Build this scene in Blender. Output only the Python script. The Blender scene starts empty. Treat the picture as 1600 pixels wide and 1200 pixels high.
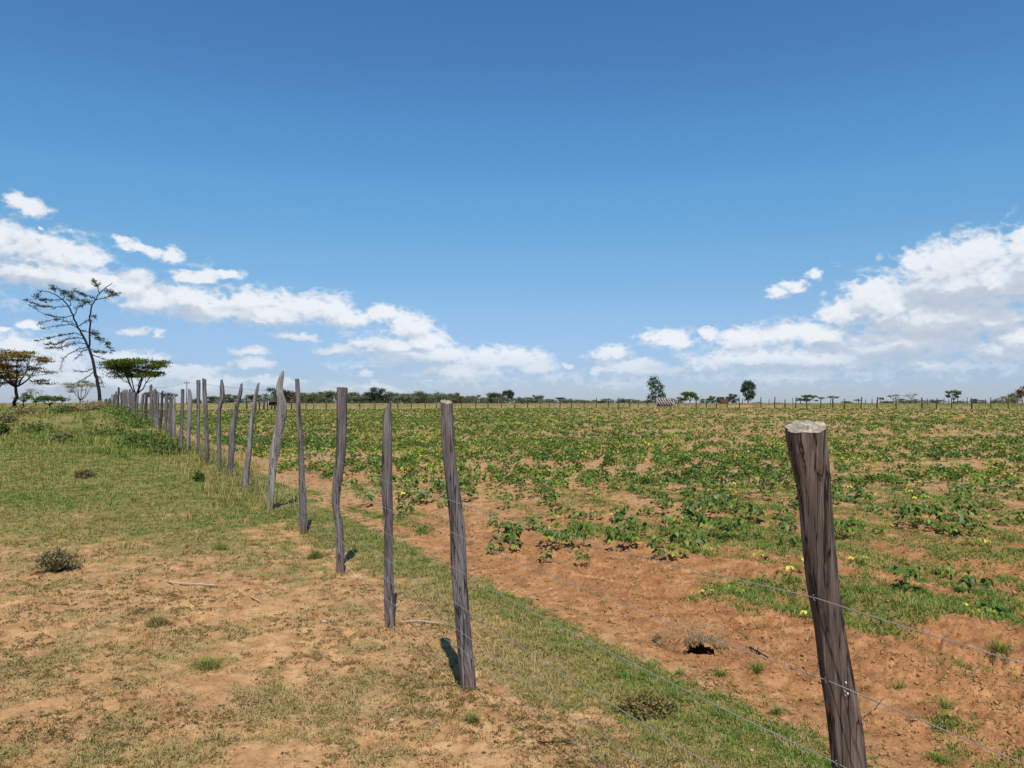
import bpy, math, random
import numpy as np
from mathutils import Vector, Matrix

# ------------------------------------------------------------------ camera
F_PX = 1202.0                      # focal length in pixels of a 1600 px wide picture
EYE = 1.6
PITCH = math.atan(22.0 / F_PX)
S = bpy.context.scene
COL = S.collection
cam_d = bpy.data.cameras.new("camera")
cam_d.sensor_width = 36.0
cam_d.lens = F_PX / 1600.0 * 36.0
cam_d.clip_start = 0.05
cam_d.clip_end = 9000.0
cam = bpy.data.objects.new("camera", cam_d)
COL.objects.link(cam)
cam.location = (0, 0, EYE)
cam.rotation_euler = (math.pi / 2 + PITCH, 0, 0)
S.camera = cam

# ------------------------------------------------------------------ light
SUN_EL = math.radians(60.5)
SUN_AZ = math.pi - math.radians(5.5)          # measured from +Y towards +X: behind the camera
SUN_STRENGTH = 4.9
SKY_STRENGTH = 0.115
S.view_settings.view_transform = 'Standard'
S.view_settings.look = 'None'
S.view_settings.exposure = 0.0
S.view_settings.gamma = 1.0
S.view_settings.use_curve_mapping = False
sd = bpy.data.lights.new("sun", 'SUN')
sd.energy = SUN_STRENGTH
sd.angle = math.radians(0.53)
sd.color = (1.0, 0.96, 0.88)
sun = bpy.data.objects.new("sun", sd)
COL.objects.link(sun)
to_sun = Vector((math.sin(SUN_AZ) * math.cos(SUN_EL), math.cos(SUN_AZ) * math.cos(SUN_EL), math.sin(SUN_EL)))
sun.rotation_euler = to_sun.to_track_quat('Z', 'Y').to_euler()
sun.location = (3, -6, 20)

# ------------------------------------------------------------------ sky
W = bpy.data.worlds.new("World")
S.world = W
W.use_nodes = True


class NT:
    """small helper for node trees"""
    def __init__(self, tree):
        self.t = tree

    def n(self, typ, **kw):
        nd = self.t.nodes.new(typ)
        for k, v in kw.items():
            setattr(nd, k, v)
        return nd

    def put(self, sock, v):
        if isinstance(v, bpy.types.NodeSocket):
            self.t.links.new(v, sock)
        elif v is not None:
            if sock.type == 'RGBA' and len(v) == 3:
                v = (*v, 1.0)
            sock.default_value = v

    def m(self, op, a, b=None, c=None, clamp=False):
        nd = self.n('ShaderNodeMath', operation=op)
        nd.use_clamp = clamp
        for i, v in enumerate((a, b, c)):
            if v is not None:
                self.put(nd.inputs[i], v)
        return nd.outputs[0]

    def vm(self, op, a, b=None, c=None, out=0):
        nd = self.n('ShaderNodeVectorMath', operation=op)
        for i, v in enumerate((a, b, c)):
            if v is not None:
                self.put(nd.inputs[i], v)
        return nd.outputs[out]

    def mix(self, fac, a, b, blend='MIX'):
        nd = self.n('ShaderNodeMix', data_type='RGBA', blend_type=blend)
        self.put(nd.inputs[0], fac)
        self.put(nd.inputs[6], a)
        self.put(nd.inputs[7], b)
        return nd.outputs[2]

    def noise(self, vec, scale, detail=4.0, rough=0.55, out=0, distortion=0.0):
        nd = self.n('ShaderNodeTexNoise')
        self.put(nd.inputs['Vector'], vec)
        nd.inputs['Scale'].default_value = scale
        nd.inputs['Detail'].default_value = detail
        nd.inputs['Roughness'].default_value = rough
        nd.inputs['Distortion'].default_value = distortion
        return nd.outputs[out]

    def ramp(self, fac, stops, interp='LINEAR'):
        nd = self.n('ShaderNodeValToRGB')
        cr = nd.color_ramp
        cr.interpolation = interp
        while len(cr.elements) < len(stops):
            cr.elements.new(0.5)
        for e, (p, c) in zip(cr.elements, stops):
            e.position = p
            e.color = (*c, 1.0) if len(c) == 3 else c
        self.put(nd.inputs[0], fac)
        return nd.outputs[0]

    def smooth(self, v, a, b):
        nd = self.n('ShaderNodeMapRange', interpolation_type='SMOOTHSTEP')
        self.put(nd.inputs[0], v)
        nd.inputs[1].default_value = a
        nd.inputs[2].default_value = b
        return nd.outputs[0]


def px_dir(px, py):
    u = (px - 800.0) / F_PX
    v = (600.0 - py) / F_PX
    c, s = math.cos(PITCH), math.sin(PITCH)
    return np.array([u, c - v * s, s + v * c])


def px_azel(px, py):
    d = px_dir(px, py)
    return math.degrees(math.atan2(d[0], d[1])), math.degrees(math.atan2(d[2], math.hypot(d[0], d[1])))


# clouds: where they stand in the sky, (column, row, half width, half height) read off the photo, turned into azimuth/elevation
CLOUDS = [
    (24, 314, 15, 9), (45, 324, 24, 12), (62, 355, 7, 4),
    (-10, 372, 50, 22), (30, 384, 60, 22), (90, 390, 50, 20), (125, 402, 40, 12), (45, 428, 52, 16), (110, 430, 60, 20), (150, 440, 50, 14), (-40, 420, 30, 20),
    (190, 372, 15, 6), (212, 383, 22, 7), (240, 392, 22, 8), (272, 399, 19, 11),
    (312, 430, 30, 10), (350, 428, 30, 7),
    (205, 447, 36, 19), (240, 468, 50, 20), (290, 466, 46, 22), (330, 482, 60, 20), (395, 472, 42, 22), (420, 490, 70, 18), (470, 478, 50, 22), (520, 483, 38, 25), (550, 495, 32, 16),
    (600, 492, 28, 15), (640, 508, 46, 18), (610, 540, 70, 15), (535, 546, 38, 9), (668, 534, 40, 18), (700, 556, 44, 17), (750, 563, 55, 20), (805, 560, 52, 17), (835, 574, 36, 12), (640, 556, 80, 14), (720, 580, 90, 12),
    (463, 525, 36, 7), (212, 519, 27, 6), (254, 525, 9, 5), (42, 509, 11, 5), (8, 513, 10, 4),
    (396, 552, 28, 7), (402, 570, 32, 8), (573, 582, 18, 5), (603, 606, 36, 4), (430, 596, 40, 6), (666, 594, 10, 4),
    (15, 548, 70, 22), (80, 565, 70, 18), (200, 560, 50, 9), (110, 590, 130, 16), (280, 580, 60, 9), (330, 594, 70, 8), (205, 590, 80, 10),
    (955, 552, 33, 12), (935, 578, 14, 9), (1043, 528, 44, 15), (985, 574, 60, 12), (1020, 582, 60, 10), (885, 573, 12, 5),
    (1215, 458, 18, 9), (1238, 446, 20, 9), (1271, 428, 11, 9),
    (1112, 522, 14, 9), (1165, 527, 46, 17), (1225, 520, 60, 18), (1285, 528, 50, 18), (1110, 570, 46, 14), (1190, 562, 100, 18), (1290, 560, 110, 20),
    (1320, 490, 42, 20), (1365, 462, 36, 26), (1395, 476, 66, 38), (1440, 500, 90, 40), (1432, 415, 22, 20), (1470, 415, 42, 32), (1520, 408, 58, 36), (1500, 446, 100, 44), (1545, 395, 36, 24),
    (1560, 440, 60, 42), (1597, 385, 22, 26), (1630, 410, 60, 50), (1480, 500, 100, 34), (1400, 540, 110, 26), (1540, 500, 60, 20), (1590, 525, 46, 20), (1560, 548, 40, 15), (1640, 540, 70, 30), (1450, 570, 60, 9), (1700, 480, 90, 60),
]
WISPS = [(1348, 425, 26, 13), (1380, 400, 14, 11), (1318, 445, 16, 14), (1290, 458, 12, 8), (1304, 412, 14, 8), (165, 395, 30, 9), (180, 410, 14, 7), (300, 410, 40, 9), (350, 448, 30, 7), (120, 368, 40, 7), (560, 520, 50, 10), (880, 590, 120, 14), (560, 570, 120, 10), (1080, 560, 40, 22), (60, 588, 150, 26), (300, 602, 170, 18), (560, 604, 120, 14), (740, 592, 150, 22), (960, 596, 120, 16), (1250, 588, 260, 24), (1520, 575, 160, 26), (1180, 545, 160, 30), (20, 470, 50, 20)]


def cloud_group(name, blobs):
    g = bpy.data.node_groups.new(name, 'ShaderNodeTree')
    g.interface.new_socket('Vector', in_out='INPUT', socket_type='NodeSocketVector')
    g.interface.new_socket('Density', in_out='OUTPUT', socket_type='NodeSocketFloat')
    N = NT(g)
    gi = N.n('NodeGroupInput')
    go = N.n('NodeGroupOutput')
    v = gi.outputs[0]
    cur = None
    for (px, py, rx, ry) in blobs:
        az, el = px_azel(px, py)
        k = math.degrees(1.0 / F_PX)
        ax = 1.0 / (rx * k * 0.93)
        ay = 1.0 / (ry * k * 1.0)
        q = N.vm('MULTIPLY_ADD', v, (ax, ay, 0.0), (-az * ax, -el * ay, 0.0))
        d = N.vm('LENGTH', q, out=1)
        cur = d if cur is None else N.m('SMOOTH_MIN', cur, d, 0.25)
    N.put(go.inputs[0], N.m('SUBTRACT', 1.0, cur))
    return g


def build_world():
    t = W.node_tree
    t.nodes.clear()
    N = NT(t)
    out = N.n('ShaderNodeOutputWorld')
    bg = N.n('ShaderNodeBackground')
    bg.inputs['Strength'].default_value = SKY_STRENGTH
    sky = N.n('ShaderNodeTexSky', sky_type='NISHITA')
    sky.sun_disc = False
    sky.sun_elevation = SUN_EL
    sky.sun_rotation = SUN_AZ
    sky.altitude = 1700.0
    sky.air_density = 1.0
    sky.dust_density = 0.6
    sky.ozone_density = 2.0
    tc = N.n('ShaderNodeTexCoord')
    d = N.vm('NORMALIZE', tc.outputs['Generated'])
    sp = N.n('ShaderNodeSeparateXYZ')
    N.put(sp.inputs[0], d)
    x, y, z = sp.outputs
    az = N.m('MULTIPLY', N.m('ARCTAN2', x, N.m('ABSOLUTE', y)), 180 / math.pi)
    el = N.m('MULTIPLY', N.m('ARCSINE', z), 180 / math.pi)
    cb = N.n('ShaderNodeCombineXYZ')
    N.put(cb.inputs[0], az)
    N.put(cb.inputs[1], el)
    p = cb.outputs[0]
    # the clear sky, trimmed in hue with elevation
    elt = N.m('DIVIDE', el, 40.0, clamp=True)
    trim = N.ramp(elt, SKY_TRIM)
    clear = N.mix(1.0, sky.outputs[0], trim, 'MULTIPLY')
    # warp so that outlines boil
    stretch = N.vm('MULTIPLY', p, (0.8, 1.2, 1.0))
    w1 = N.noise(stretch, 0.45, 3.0, 0.55, out=1)
    w2 = N.noise(stretch, 1.7, 4.0, 0.62, out=1)
    wv = N.vm('ADD', N.vm('MULTIPLY_ADD', w1, (2.4, 1.1, 0), (-1.2, -0.55, 0)), N.vm('MULTIPLY_ADD', w2, (1.1, 0.75, 0), (-0.55, -0.375, 0)))
    pw = N.vm('ADD', p, wv)
    def lumps(off, detail):
        v_ = N.vm('ADD', stretch, off)
        a_ = N.m('MULTIPLY_ADD', N.noise(v_, 0.85, detail, 0.54), 0.95, -0.475)
        b_ = N.m('ABSOLUTE', N.m('SUBTRACT', N.noise(N.vm('ADD', v_, (0, 0, 3.3)), 1.25, min(detail, 3.0), 0.5), 0.5))
        return N.m('ADD', a_, N.m('MULTIPLY_ADD', b_, -1.5, 0.17))
    fb = lumps((0, 0, 0), 7.0)
    lo0 = lumps((0, 0, 0), 3.0)
    lo1 = lumps((0.10, 0.45, 0), 3.0)
    g = cloud_group("cloud_density", CLOUDS)

    def dens(vec):
        gn = N.n('ShaderNodeGroup')
        gn.node_tree = g
        N.put(gn.inputs[0], vec)
        return gn.outputs[0]
    g0 = dens(pw)
    g1 = dens(N.vm('ADD', pw, (0.15, 0.75, 0)))
    g2 = dens(N.vm('ADD', pw, (0.35, 2.4, 0)))
    d0 = N.m('MULTIPLY_ADD', fb, 1.40, N.m('ADD', g0, 0.06))
    near_ = N.m('MULTIPLY_ADD', N.m('SUBTRACT', lo1, lo0), 0.95, N.m('SUBTRACT', g1, g0))
    wide_ = N.m('SUBTRACT', N.m('MAXIMUM', g2, -0.6), g0)
    lit = N.m('ADD', N.m('MULTIPLY', N.smooth(near_, 0.70, -0.70), 0.55), N.m('MULTIPLY', N.smooth(wide_, 0.35, -0.9), 0.45))
    fade = N.smooth(el, 0.6, 4.5)
    edge = N.m('ADD', N.m('MULTIPLY', N.smooth(d0, -0.25, 0.70), N.m('SUBTRACT', 1.0, lit)), N.m('MULTIPLY', N.smooth(d0, -0.26, 0.66), lit))
    alpha = N.m('MULTIPLY', edge, N.m('MULTIPLY_ADD', fade, 0.52, 0.38))
    thick = N.smooth(d0, 0.1, 1.0)
    core = N.m('SUBTRACT', lit, N.m('MULTIPLY', thick, 0.10))
    c = 1.0 / SKY_STRENGTH
    ccol = N.ramp(core, [(0.05, tuple(v * c for v in (0.52, 0.585, 0.68))), (0.36, tuple(v * c for v in (0.61, 0.665, 0.745))), (0.56, tuple(v * c for v in (0.78, 0.82, 0.87))), (0.85, tuple(v * c for v in (0.91, 0.925, 0.95)))])
    # thin wisps
    g2 = cloud_group("wisp_density", WISPS)
    gn = N.n('ShaderNodeGroup')
    gn.node_tree = g2
    N.put(gn.inputs[0], pw)
    wd = N.m('MULTIPLY', N.smooth(N.m('ADD', gn.outputs[0], N.m('MULTIPLY_ADD', fb, 2.0, -0.35)), 0.0, 1.2), 0.5)
    base = N.mix(wd, clear, tuple(v * c for v in (0.80, 0.85, 0.92)))
    fin = N.mix(alpha, base, ccol)
    N.put(bg.inputs[0], fin)
    N.put(out.inputs[0], bg.outputs[0])


SKY_TRIM = [(0.0, (0.51, 0.59, 0.86)), (0.05, (0.54, 0.63, 0.88)), (0.123, (0.68, 0.79, 0.95)), (0.168, (0.72, 0.88, 0.98)), (0.263, (0.71, 1.03, 1.10)), (0.375, (0.68, 1.15, 1.26)), (0.483, (0.64, 1.14, 1.33)), (0.588, (0.60, 1.05, 1.31)), (0.685, (0.57, 1.03, 1.30)), (1.0, (0.50, 0.95, 1.25))]
build_world()
W.cycles.sampling_method = 'MANUAL'
W.cycles.sample_map_resolution = 512

# ------------------------------------------------------------------ numpy noise
RNG = np.random.default_rng(11)
random.seed(5)


def perlin(x, y, seed=0):
    x = np.asarray(x, float)
    y = np.asarray(y, float)
    xi = np.floor(x).astype(np.int64)
    yi = np.floor(y).astype(np.int64)
    fx = x - xi
    fy = y - yi

    def grad(ix, iy, dx, dy):
        h = (ix * 374761393 + iy * 668265263 + seed * 974634541) & 0xffffffff
        h = ((h ^ (h >> 13)) * 1274126177) & 0xffffffff
        h = h ^ (h >> 16)
        a = (h & 0xffff) / 65536.0 * 2 * np.pi
        return np.cos(a) * dx + np.sin(a) * dy
    u = fx * fx * fx * (fx * (fx * 6 - 15) + 10)
    v = fy * fy * fy * (fy * (fy * 6 - 15) + 10)
    a = grad(xi, yi, fx, fy) * (1 - u) + grad(xi + 1, yi, fx - 1, fy) * u
    b = grad(xi, yi + 1, fx, fy - 1) * (1 - u) + grad(xi + 1, yi + 1, fx - 1, fy - 1) * u
    return (a * (1 - v) + b * v) * 1.5


def fbm(x, y, scale, octv=4, rough=0.5, seed=0):
    """noise of feature size `scale` metres, about -1..1"""
    t = 0.0
    amp = 1.0
    tot = 0.0
    f = 1.0 / scale
    for i in range(octv):
        t = t + amp * perlin(x * f, y * f, seed + i * 17)
        tot += amp
        amp *= rough
        f *= 2.03
    return t / tot * 1.4


def sstep(x, a, b):
    t = np.clip((x - a) / (b - a), 0, 1)
    return t * t * (3 - 2 * t)


# ------------------------------------------------------------------ terrain
def line_x(Y):
    return 2.14 - 0.53 * Y


def sdist(X, Y):
    """signed distance from the wire fence, positive on the field side"""
    return (X - line_x(Y)) * 0.8836


EDGE = [(-400, 60.0), (-45.0, 98.0), (21.3, 128.0), (80.0, 107.0), (400, 20.0)]


def edge_y(X):
    return np.interp(X, [e[0] for e in EDGE], [e[1] for e in EDGE])


def broad(X, Y):
    s = sdist(X, Y)
    z = 0.66 * sstep(Y, 24, 56) * (1 - sstep(s, -1.0, 5.0)) * (1 - 0.9 * sstep(Y, 60, 112))
    z = z - 0.0075 * np.maximum(Y - 205, 0)
    return z


def bank(X, Y):
    # a small washed out step on the right, higher beyond it
    t = (X - 2.4) * 0.916 + (Y - 5.9) * 0.40 + 0.16 * perlin(X * 1.6, Y * 1.6, 77) + 0.05 * perlin(X * 7, Y * 7, 78)
    along = sstep(X, 1.9, 2.5)
    return 0.075 * sstep(t + 0.10 * perlin(X * 13, Y * 13, 79), -0.05, 0.06) * (1 - 0.85 * sstep(t, 0.3, 1.6)) * along


HOLE = (1.17, 4.90)


def hole(X, Y):
    dx = (X - HOLE[0]) / 0.17
    dy = (Y - HOLE[1]) / 0.12
    r = np.sqrt(dx * dx + dy * dy)
    mound = 0.02 * np.exp(-(((X - HOLE[0]) / 0.26) ** 2 + ((Y - HOLE[1] - 0.12) / 0.17) ** 2))
    pit = -0.10 * (1 - sstep(np.sqrt(((X - HOLE[0] - 0.02) / 0.15) ** 2 + ((Y - HOLE[1] - 0.09) / 0.16) ** 2), 0.55, 1.0))
    return mound + pit


def cover(X, Y):
    """0..1 how much short grass grows here"""
    s = sdist(X, Y)
    n = fbm(X, Y, 1.1, 5, 0.62, 3)
    n2 = fbm(X, Y, 0.30, 4, 0.6, 23)
    past = np.interp(Y, [2.5, 3.6, 4.4, 5.2, 6.8, 7.6, 8.6, 9.6, 12, 200], [0.45, 0.54, 0.60, 0.48, 0.45, 0.60, 0.74, 0.92, 1.05, 1.1])
    past = past - 0.55 * np.exp(-((X - 0.05) / 0.55) ** 2 - ((Y - 3.55) / 0.42) ** 2) - 0.30 * np.exp(-((X + 2.6) / 0.5) ** 2 - ((Y - 3.9) / 0.6) ** 2)
    past = past + (n * 0.42 + n2 * 0.40)
    strip = 0.95 - 0.75 * (1 - sstep(s, -0.35, 0.45)) - 2.2 * sstep(s, 0.85, 1.55) + n * 0.45 + n2 * 0.42
    strip = strip - 0.35 * np.exp(-((s - 0.1) / 0.35) ** 2) * sstep(Y, 4.6, 5.4) * (1 - sstep(Y, 7.5, 9))
    tl = (-0.4683 * X + 0.8836 * Y) * 0.42
    fld = 0.16 + fbm(s, tl, 1.0, 4, 0.6, 41) * 0.80 + n2 * 0.42 + 0.14 * sstep(Y, 6.0, 8.0) + 0.26 * sstep(X, 0.8, 2.6) * sstep(Y, 5.0, 6.2) - 0.34 * sstep(Y, 11, 19)
    fld = fld + 0.65 * np.exp(-((X - 3.3) / 1.3) ** 2 - ((Y - 8.8) / 0.9) ** 2) + 0.85 * np.exp(-((X - 2.75) / 0.75) ** 2 - ((Y - 5.65) / 0.38) ** 2) + 0.6 * np.exp(-((X - 1.9) / 0.5) ** 2 - ((Y - 6.4) / 0.3) ** 2) + 0.35 * np.exp(-((X - 2.6) / 0.5) ** 2 - ((Y - 4.4) / 0.3) ** 2)
    fld = fld - 0.5 * np.exp(-((X - 1.0) / 1.0) ** 2 - ((Y - 5.1) / 0.8) ** 2) - 0.3 * np.exp(-((X + 0.3) / 1.0) ** 2 - ((Y - 8.0) / 1.6) ** 2)
    fld = np.minimum(fld, 0.92)
    c = np.where(s < 0.0, np.maximum(past, np.where(s > -0.6, strip, -1)), np.maximum(strip, fld))
    return np.clip(c, 0, 1)


def micro(X, Y):
    s = sdist(X, Y)
    f = sstep(s, 1.0, 1.9)                       # tilled field
    fade = 1 / (1 + (np.hypot(X, Y) / 26.0) ** 2)
    lump = fbm(X, Y, 0.55, 4, 0.55, 5) * 0.022 + fbm(X, Y, 0.12, 3, 0.6, 9) * 0.014 + fbm(X, Y, 0.05, 2, 0.6, 10) * 0.005
    dents = -0.02 * sstep(fbm(X, Y, 0.20, 3, 0.55, 13), 0.15, 0.75)
    fur = 0.028 * np.sin(2 * np.pi * s / 0.78 + 1.2 * fbm(X, Y, 3.0, 2, 0.5, 31))
    bl = np.abs(fbm(X, Y, 0.17, 3, 0.55, 51))
    clod = 0.036 * sstep(bl, 0.25, 0.95) + 0.046 * sstep(np.abs(fbm(X, Y, 0.065, 3, 0.6, 61)), 0.25, 0.9)
    left = lump + dents
    field = fur + clod + fbm(X, Y, 0.7, 3, 0.5, 71) * 0.02
    return (left * (1 - f) + field * f) * fade


def ground_z(X, Y):
    X = np.asarray(X, float)
    Y = np.asarray(Y, float)
    return broad(X, Y) + micro(X, Y) + bank(X, Y) + hole(X, Y)


def gz(x, y):
    return float(ground_z(np.array([x]), np.array([y]))[0])


def at(px, py, Y):
    d = px_dir(px, py)
    k = Y / d[1]
    return np.array([d[0] * k, Y, EYE + d[2] * k])


def on_ground(px, py):
    """where the line of sight through a photo point meets level ground"""
    d = px_dir(px, py)
    k = EYE / -d[2]
    return d[0] * k, d[1] * k


# ------------------------------------------------------------------ mesh helpers
def mesh_np(name, V, tris=None, quads=None, attrs=None, smooth=False):
    V = np.ascontiguousarray(V, dtype=np.float32)
    me = bpy.data.meshes.new(name)
    me.vertices.add(len(V))
    me.vertices.foreach_set('co', V.ravel())
    idx = []
    sizes = []
    if quads is not None and len(quads):
        idx.append(np.asarray(quads, np.int32).ravel())
        sizes.append(np.full(len(quads), 4, np.int32))
    if tris is not None and len(tris):
        idx.append(np.asarray(tris, np.int32).ravel())
        sizes.append(np.full(len(tris), 3, np.int32))
    idx = np.concatenate(idx)
    sizes = np.concatenate(sizes)
    starts = np.concatenate([[0], np.cumsum(sizes)[:-1]]).astype(np.int32)
    me.loops.add(len(idx))
    me.loops.foreach_set('vertex_index', idx)
    me.polygons.add(len(sizes))
    me.polygons.foreach_set('loop_start', starts)
    me.polygons.foreach_set('loop_total', sizes)
    if smooth:
        me.polygons.foreach_set('use_smooth', np.ones(len(sizes), bool))
    if attrs:
        for k, a in attrs.items():
            at_ = me.attributes.new(k, 'FLOAT', 'POINT')
            at_.data.foreach_set('value', np.ascontiguousarray(a, np.float32))
    me.update(calc_edges=True)
    me.validate()
    return me


class MB:
    """gathers pieces into one mesh"""
    def __init__(self):
        self.V = []
        self.T = []
        self.Q = []
        self.A = []
        self.n = 0

    def add(self, V, tris=None, quads=None, tint=0.5):
        V = np.asarray(V, float).reshape(-1, 3)
        if tris is not None and len(tris):
            self.T.append(np.asarray(tris) + self.n)
        if quads is not None and len(quads):
            self.Q.append(np.asarray(quads) + self.n)
        self.V.append(V)
        self.A.append(np.broadcast_to(np.asarray(tint, float), (len(V),)))
        self.n += len(V)

    def tube(self, pts, radii, seg=6, tint=0.5, cap=True):
        P = np.asarray(pts, float)
        R = np.broadcast_to(np.asarray(radii, float), (len(P),))
        T = np.gradient(P, axis=0)
        T /= np.linalg.norm(T, axis=1)[:, None] + 1e-12
        ref = np.array([0, 0, 1.0]) if abs(T[0, 2]) < 0.8 else np.array([0, 1.0, 0])
        A = np.cross(T, ref)
        A /= np.linalg.norm(A, axis=1)[:, None] + 1e-12
        B = np.cross(T, A)
        th = np.arange(seg) / seg * 2 * np.pi
        V = P[:, None, :] + R[:, None, None] * (np.cos(th)[None, :, None] * A[:, None, :] + np.sin(th)[None, :, None] * B[:, None, :])
        V = V.reshape(-1, 3)
        n = len(P)
        i = np.arange(n - 1)[:, None] * seg
        j = np.arange(seg)[None, :]
        j2 = (j + 1) % seg
        q = np.stack([i + j, i + j2, i + seg + j2, i + seg + j], -1).reshape(-1, 4)
        tr = None
        if cap:
            V = np.vstack([V, P[0], P[-1]])
            a = n * seg
            jj = np.arange(seg)
            tr = np.vstack([np.stack([np.full(seg, a), (jj + 1) % seg, jj], -1), np.stack([np.full(seg, a + 1), (n - 1) * seg + jj, (n - 1) * seg + (jj + 1) % seg], -1)])
        self.add(V, tr, q, tint)

    def box(self, c, size, rot=None, tint=0.5):
        sx, sy, sz = [v / 2 for v in size]
        V = np.array([[x, y, z] for x in (-sx, sx) for y in (-sy, sy) for z in (-sz, sz)])
        if rot is not None:
            V = V @ np.array(rot).T
        V = V + np.asarray(c)
        q = [(0, 1, 3, 2), (4, 6, 7, 5), (0, 4, 5, 1), (2, 3, 7, 6), (0, 2, 6, 4), (1, 5, 7, 3)]
        self.add(V, None, q, tint)

    def mesh(self, name, smooth=False):
        V = np.vstack(self.V)
        return mesh_np(name, V, np.vstack(self.T) if self.T else None, np.vstack(self.Q) if self.Q else None, {'tint': np.concatenate(self.A)}, smooth)


def obj(name, me, mat, parent=None, loc=None):
    o = bpy.data.objects.new(name, me)
    COL.objects.link(o)
    if mat is not None and not me.materials:
        me.materials.append(mat)
    if parent is not None:
        o.parent = parent
    if loc is not None:
        o.location = loc
    return o


def empty(name, loc):
    o = bpy.data.objects.new(name, None)
    o.empty_display_size = 0.2
    COL.objects.link(o)
    o.location = loc
    return o


def tag(o, label=None, cat=None, group=None, kind=None):
    if label:
        o['label'] = label
    if cat:
        o['category'] = cat
    if group:
        o['group'] = group
    if kind:
        o['kind'] = kind
    return o


def dup(root, loc=None, rotz=None, scale=None):
    r = root.copy()
    COL.objects.link(r)
    if loc is not None:
        r.location = loc
    if rotz is not None:
        r.rotation_euler = (0, 0, rotz)
    if scale is not None:
        r.scale = scale
    for ch in list(root.children):
        c = ch.copy()
        COL.objects.link(c)
        c.parent = r
    return r


def blades(pos, height, width, lean, tint, rng, root_r=0.0):
    """one bent grass blade per row of pos"""
    n = len(pos)
    az = rng.uniform(0, 2 * np.pi, n)
    d = np.stack([np.cos(az), np.sin(az), np.zeros(n)], 1)
    sd_ = np.stack([-np.sin(az), np.cos(az), np.zeros(n)], 1)
    h = height[:, None]
    w = width[:, None]
    ln = (lean * height)[:, None]
    up = np.array([0, 0, 1.0])
    b = pos
    mid = b + d * ln * 0.38 + up * h * 0.6
    tip = b + d * ln + up * h * np.sqrt(np.clip(1 - 0.35 * (lean[:, None]) ** 2, 0.15, 1))
    V = np.stack([b - sd_ * w / 2, b + sd_ * w / 2, mid - sd_ * w * 0.4, mid + sd_ * w * 0.4, tip], 1).reshape(-1, 3)
    k = np.arange(n)[:, None] * 5
    q = k + np.array([[0, 1, 3, 2]])
    t = k + np.array([[2, 3, 4]])
    return V, t, q, np.repeat(tint, 5)


def leaf_quads(cen, size, rng, up=0.6, tint=None, aspect=0.65):
    """one flat diamond leaf per row of cen"""
    n = len(cen)
    nrm = rng.normal(size=(n, 3))
    nrm /= np.linalg.norm(nrm, axis=1)[:, None]
    nrm = nrm * (1 - up) + np.array([0, 0, up])
    nrm /= np.linalg.norm(nrm, axis=1)[:, None]
    r = rng.normal(size=(n, 3))
    a = np.cross(nrm, r)
    a /= np.linalg.norm(a, axis=1)[:, None]
    b = np.cross(nrm, a)
    sz = size[:, None] * 0.5
    V = np.stack([cen - a * sz, cen + b * sz * aspect + a * sz * 0.1, cen + a * sz, cen - b * sz * aspect + a * sz * 0.1], 1).reshape(-1, 3)
    q = np.arange(n)[:, None] * 4 + np.array([[0, 1, 2, 3]])
    return V, q, np.repeat(tint if tint is not None else np.full(n, 0.5), 4)


# ------------------------------------------------------------------ materials
def new_mat(name):
    m = bpy.data.materials.new(name)
    m.use_nodes = True
    m.node_tree.nodes.clear()
    N = NT(m.node_tree)
    out = N.n('ShaderNodeOutputMaterial')
    return m, N, out


def principled(N, col, rough=0.9, spec=0.2, normal=None):
    b = N.n('ShaderNodeBsdfPrincipled')
    N.put(b.inputs['Base Color'], col)
    N.put(b.inputs['Roughness'], rough)
    b.inputs['Specular IOR Level'].default_value = spec
    if normal is not None:
        N.put(b.inputs['Normal'], normal)
    return b


def attr(N, name):
    a = N.n('ShaderNodeAttribute')
    a.attribute_name = name
    return a.outputs['Fac']


def bump(N, h, strength=0.5, dist=0.01):
    b = N.n('ShaderNodeBump')
    b.inputs['Strength'].default_value = strength
    b.inputs['Distance'].default_value = dist
    N.put(b.inputs['Height'], h)
    return b.outputs[0]


def leaf_mat(name, stops, rough=0.6, spec=0.25, trans=0.25):
    m, N, out = new_mat(name)
    t = attr(N, 'tint')
    col = N.ramp(t, stops)
    p = principled(N, col, rough, spec)
    tr = N.n('ShaderNodeBsdfTranslucent')
    N.put(tr.inputs[0], N.mix(1.0, col, (1.15, 1.2, 0.7), 'MULTIPLY'))
    mx = N.n('ShaderNodeMixShader')
    mx.inputs[0].default_value = trans
    N.put(mx.inputs[1], p.outputs[0])
    N.put(mx.inputs[2], tr.outputs[0])
    N.put(out.inputs[0], mx.outputs[0])
    return m


M = {}
M['grass'] = leaf_mat('grass blades', [(0.0, (0.44, 0.32, 0.15)), (0.25, (0.34, 0.275, 0.10)), (0.5, (0.225, 0.225, 0.050)), (0.75, (0.140, 0.210, 0.034)), (1.0, (0.075, 0.18, 0.022))], 0.7, 0.15, 0.2)
M['crop'] = leaf_mat('crop leaves', [(0.0, (0.036, 0.068, 0.008)), (0.35, (0.066, 0.130, 0.014)), (0.6, (0.145, 0.225, 0.027)), (0.8, (0.31, 0.33, 0.048)), (0.9, (0.46, 0.42, 0.07)), (1.0, (0.68, 0.58, 0.07))], 0.45, 0.3, 0.22)
M['crop_stem'] = leaf_mat('crop stems', [(0.0, (0.16, 0.18, 0.05)), (1.0, (0.30, 0.28, 0.10))], 0.7, 0.2, 0.0)
M['weed'] = leaf_mat('weed leaves', [(0.0, (0.045, 0.075, 0.018)), (0.5, (0.085, 0.13, 0.025)), (1.0, (0.13, 0.21, 0.03))], 0.6, 0.2, 0.22)
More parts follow.
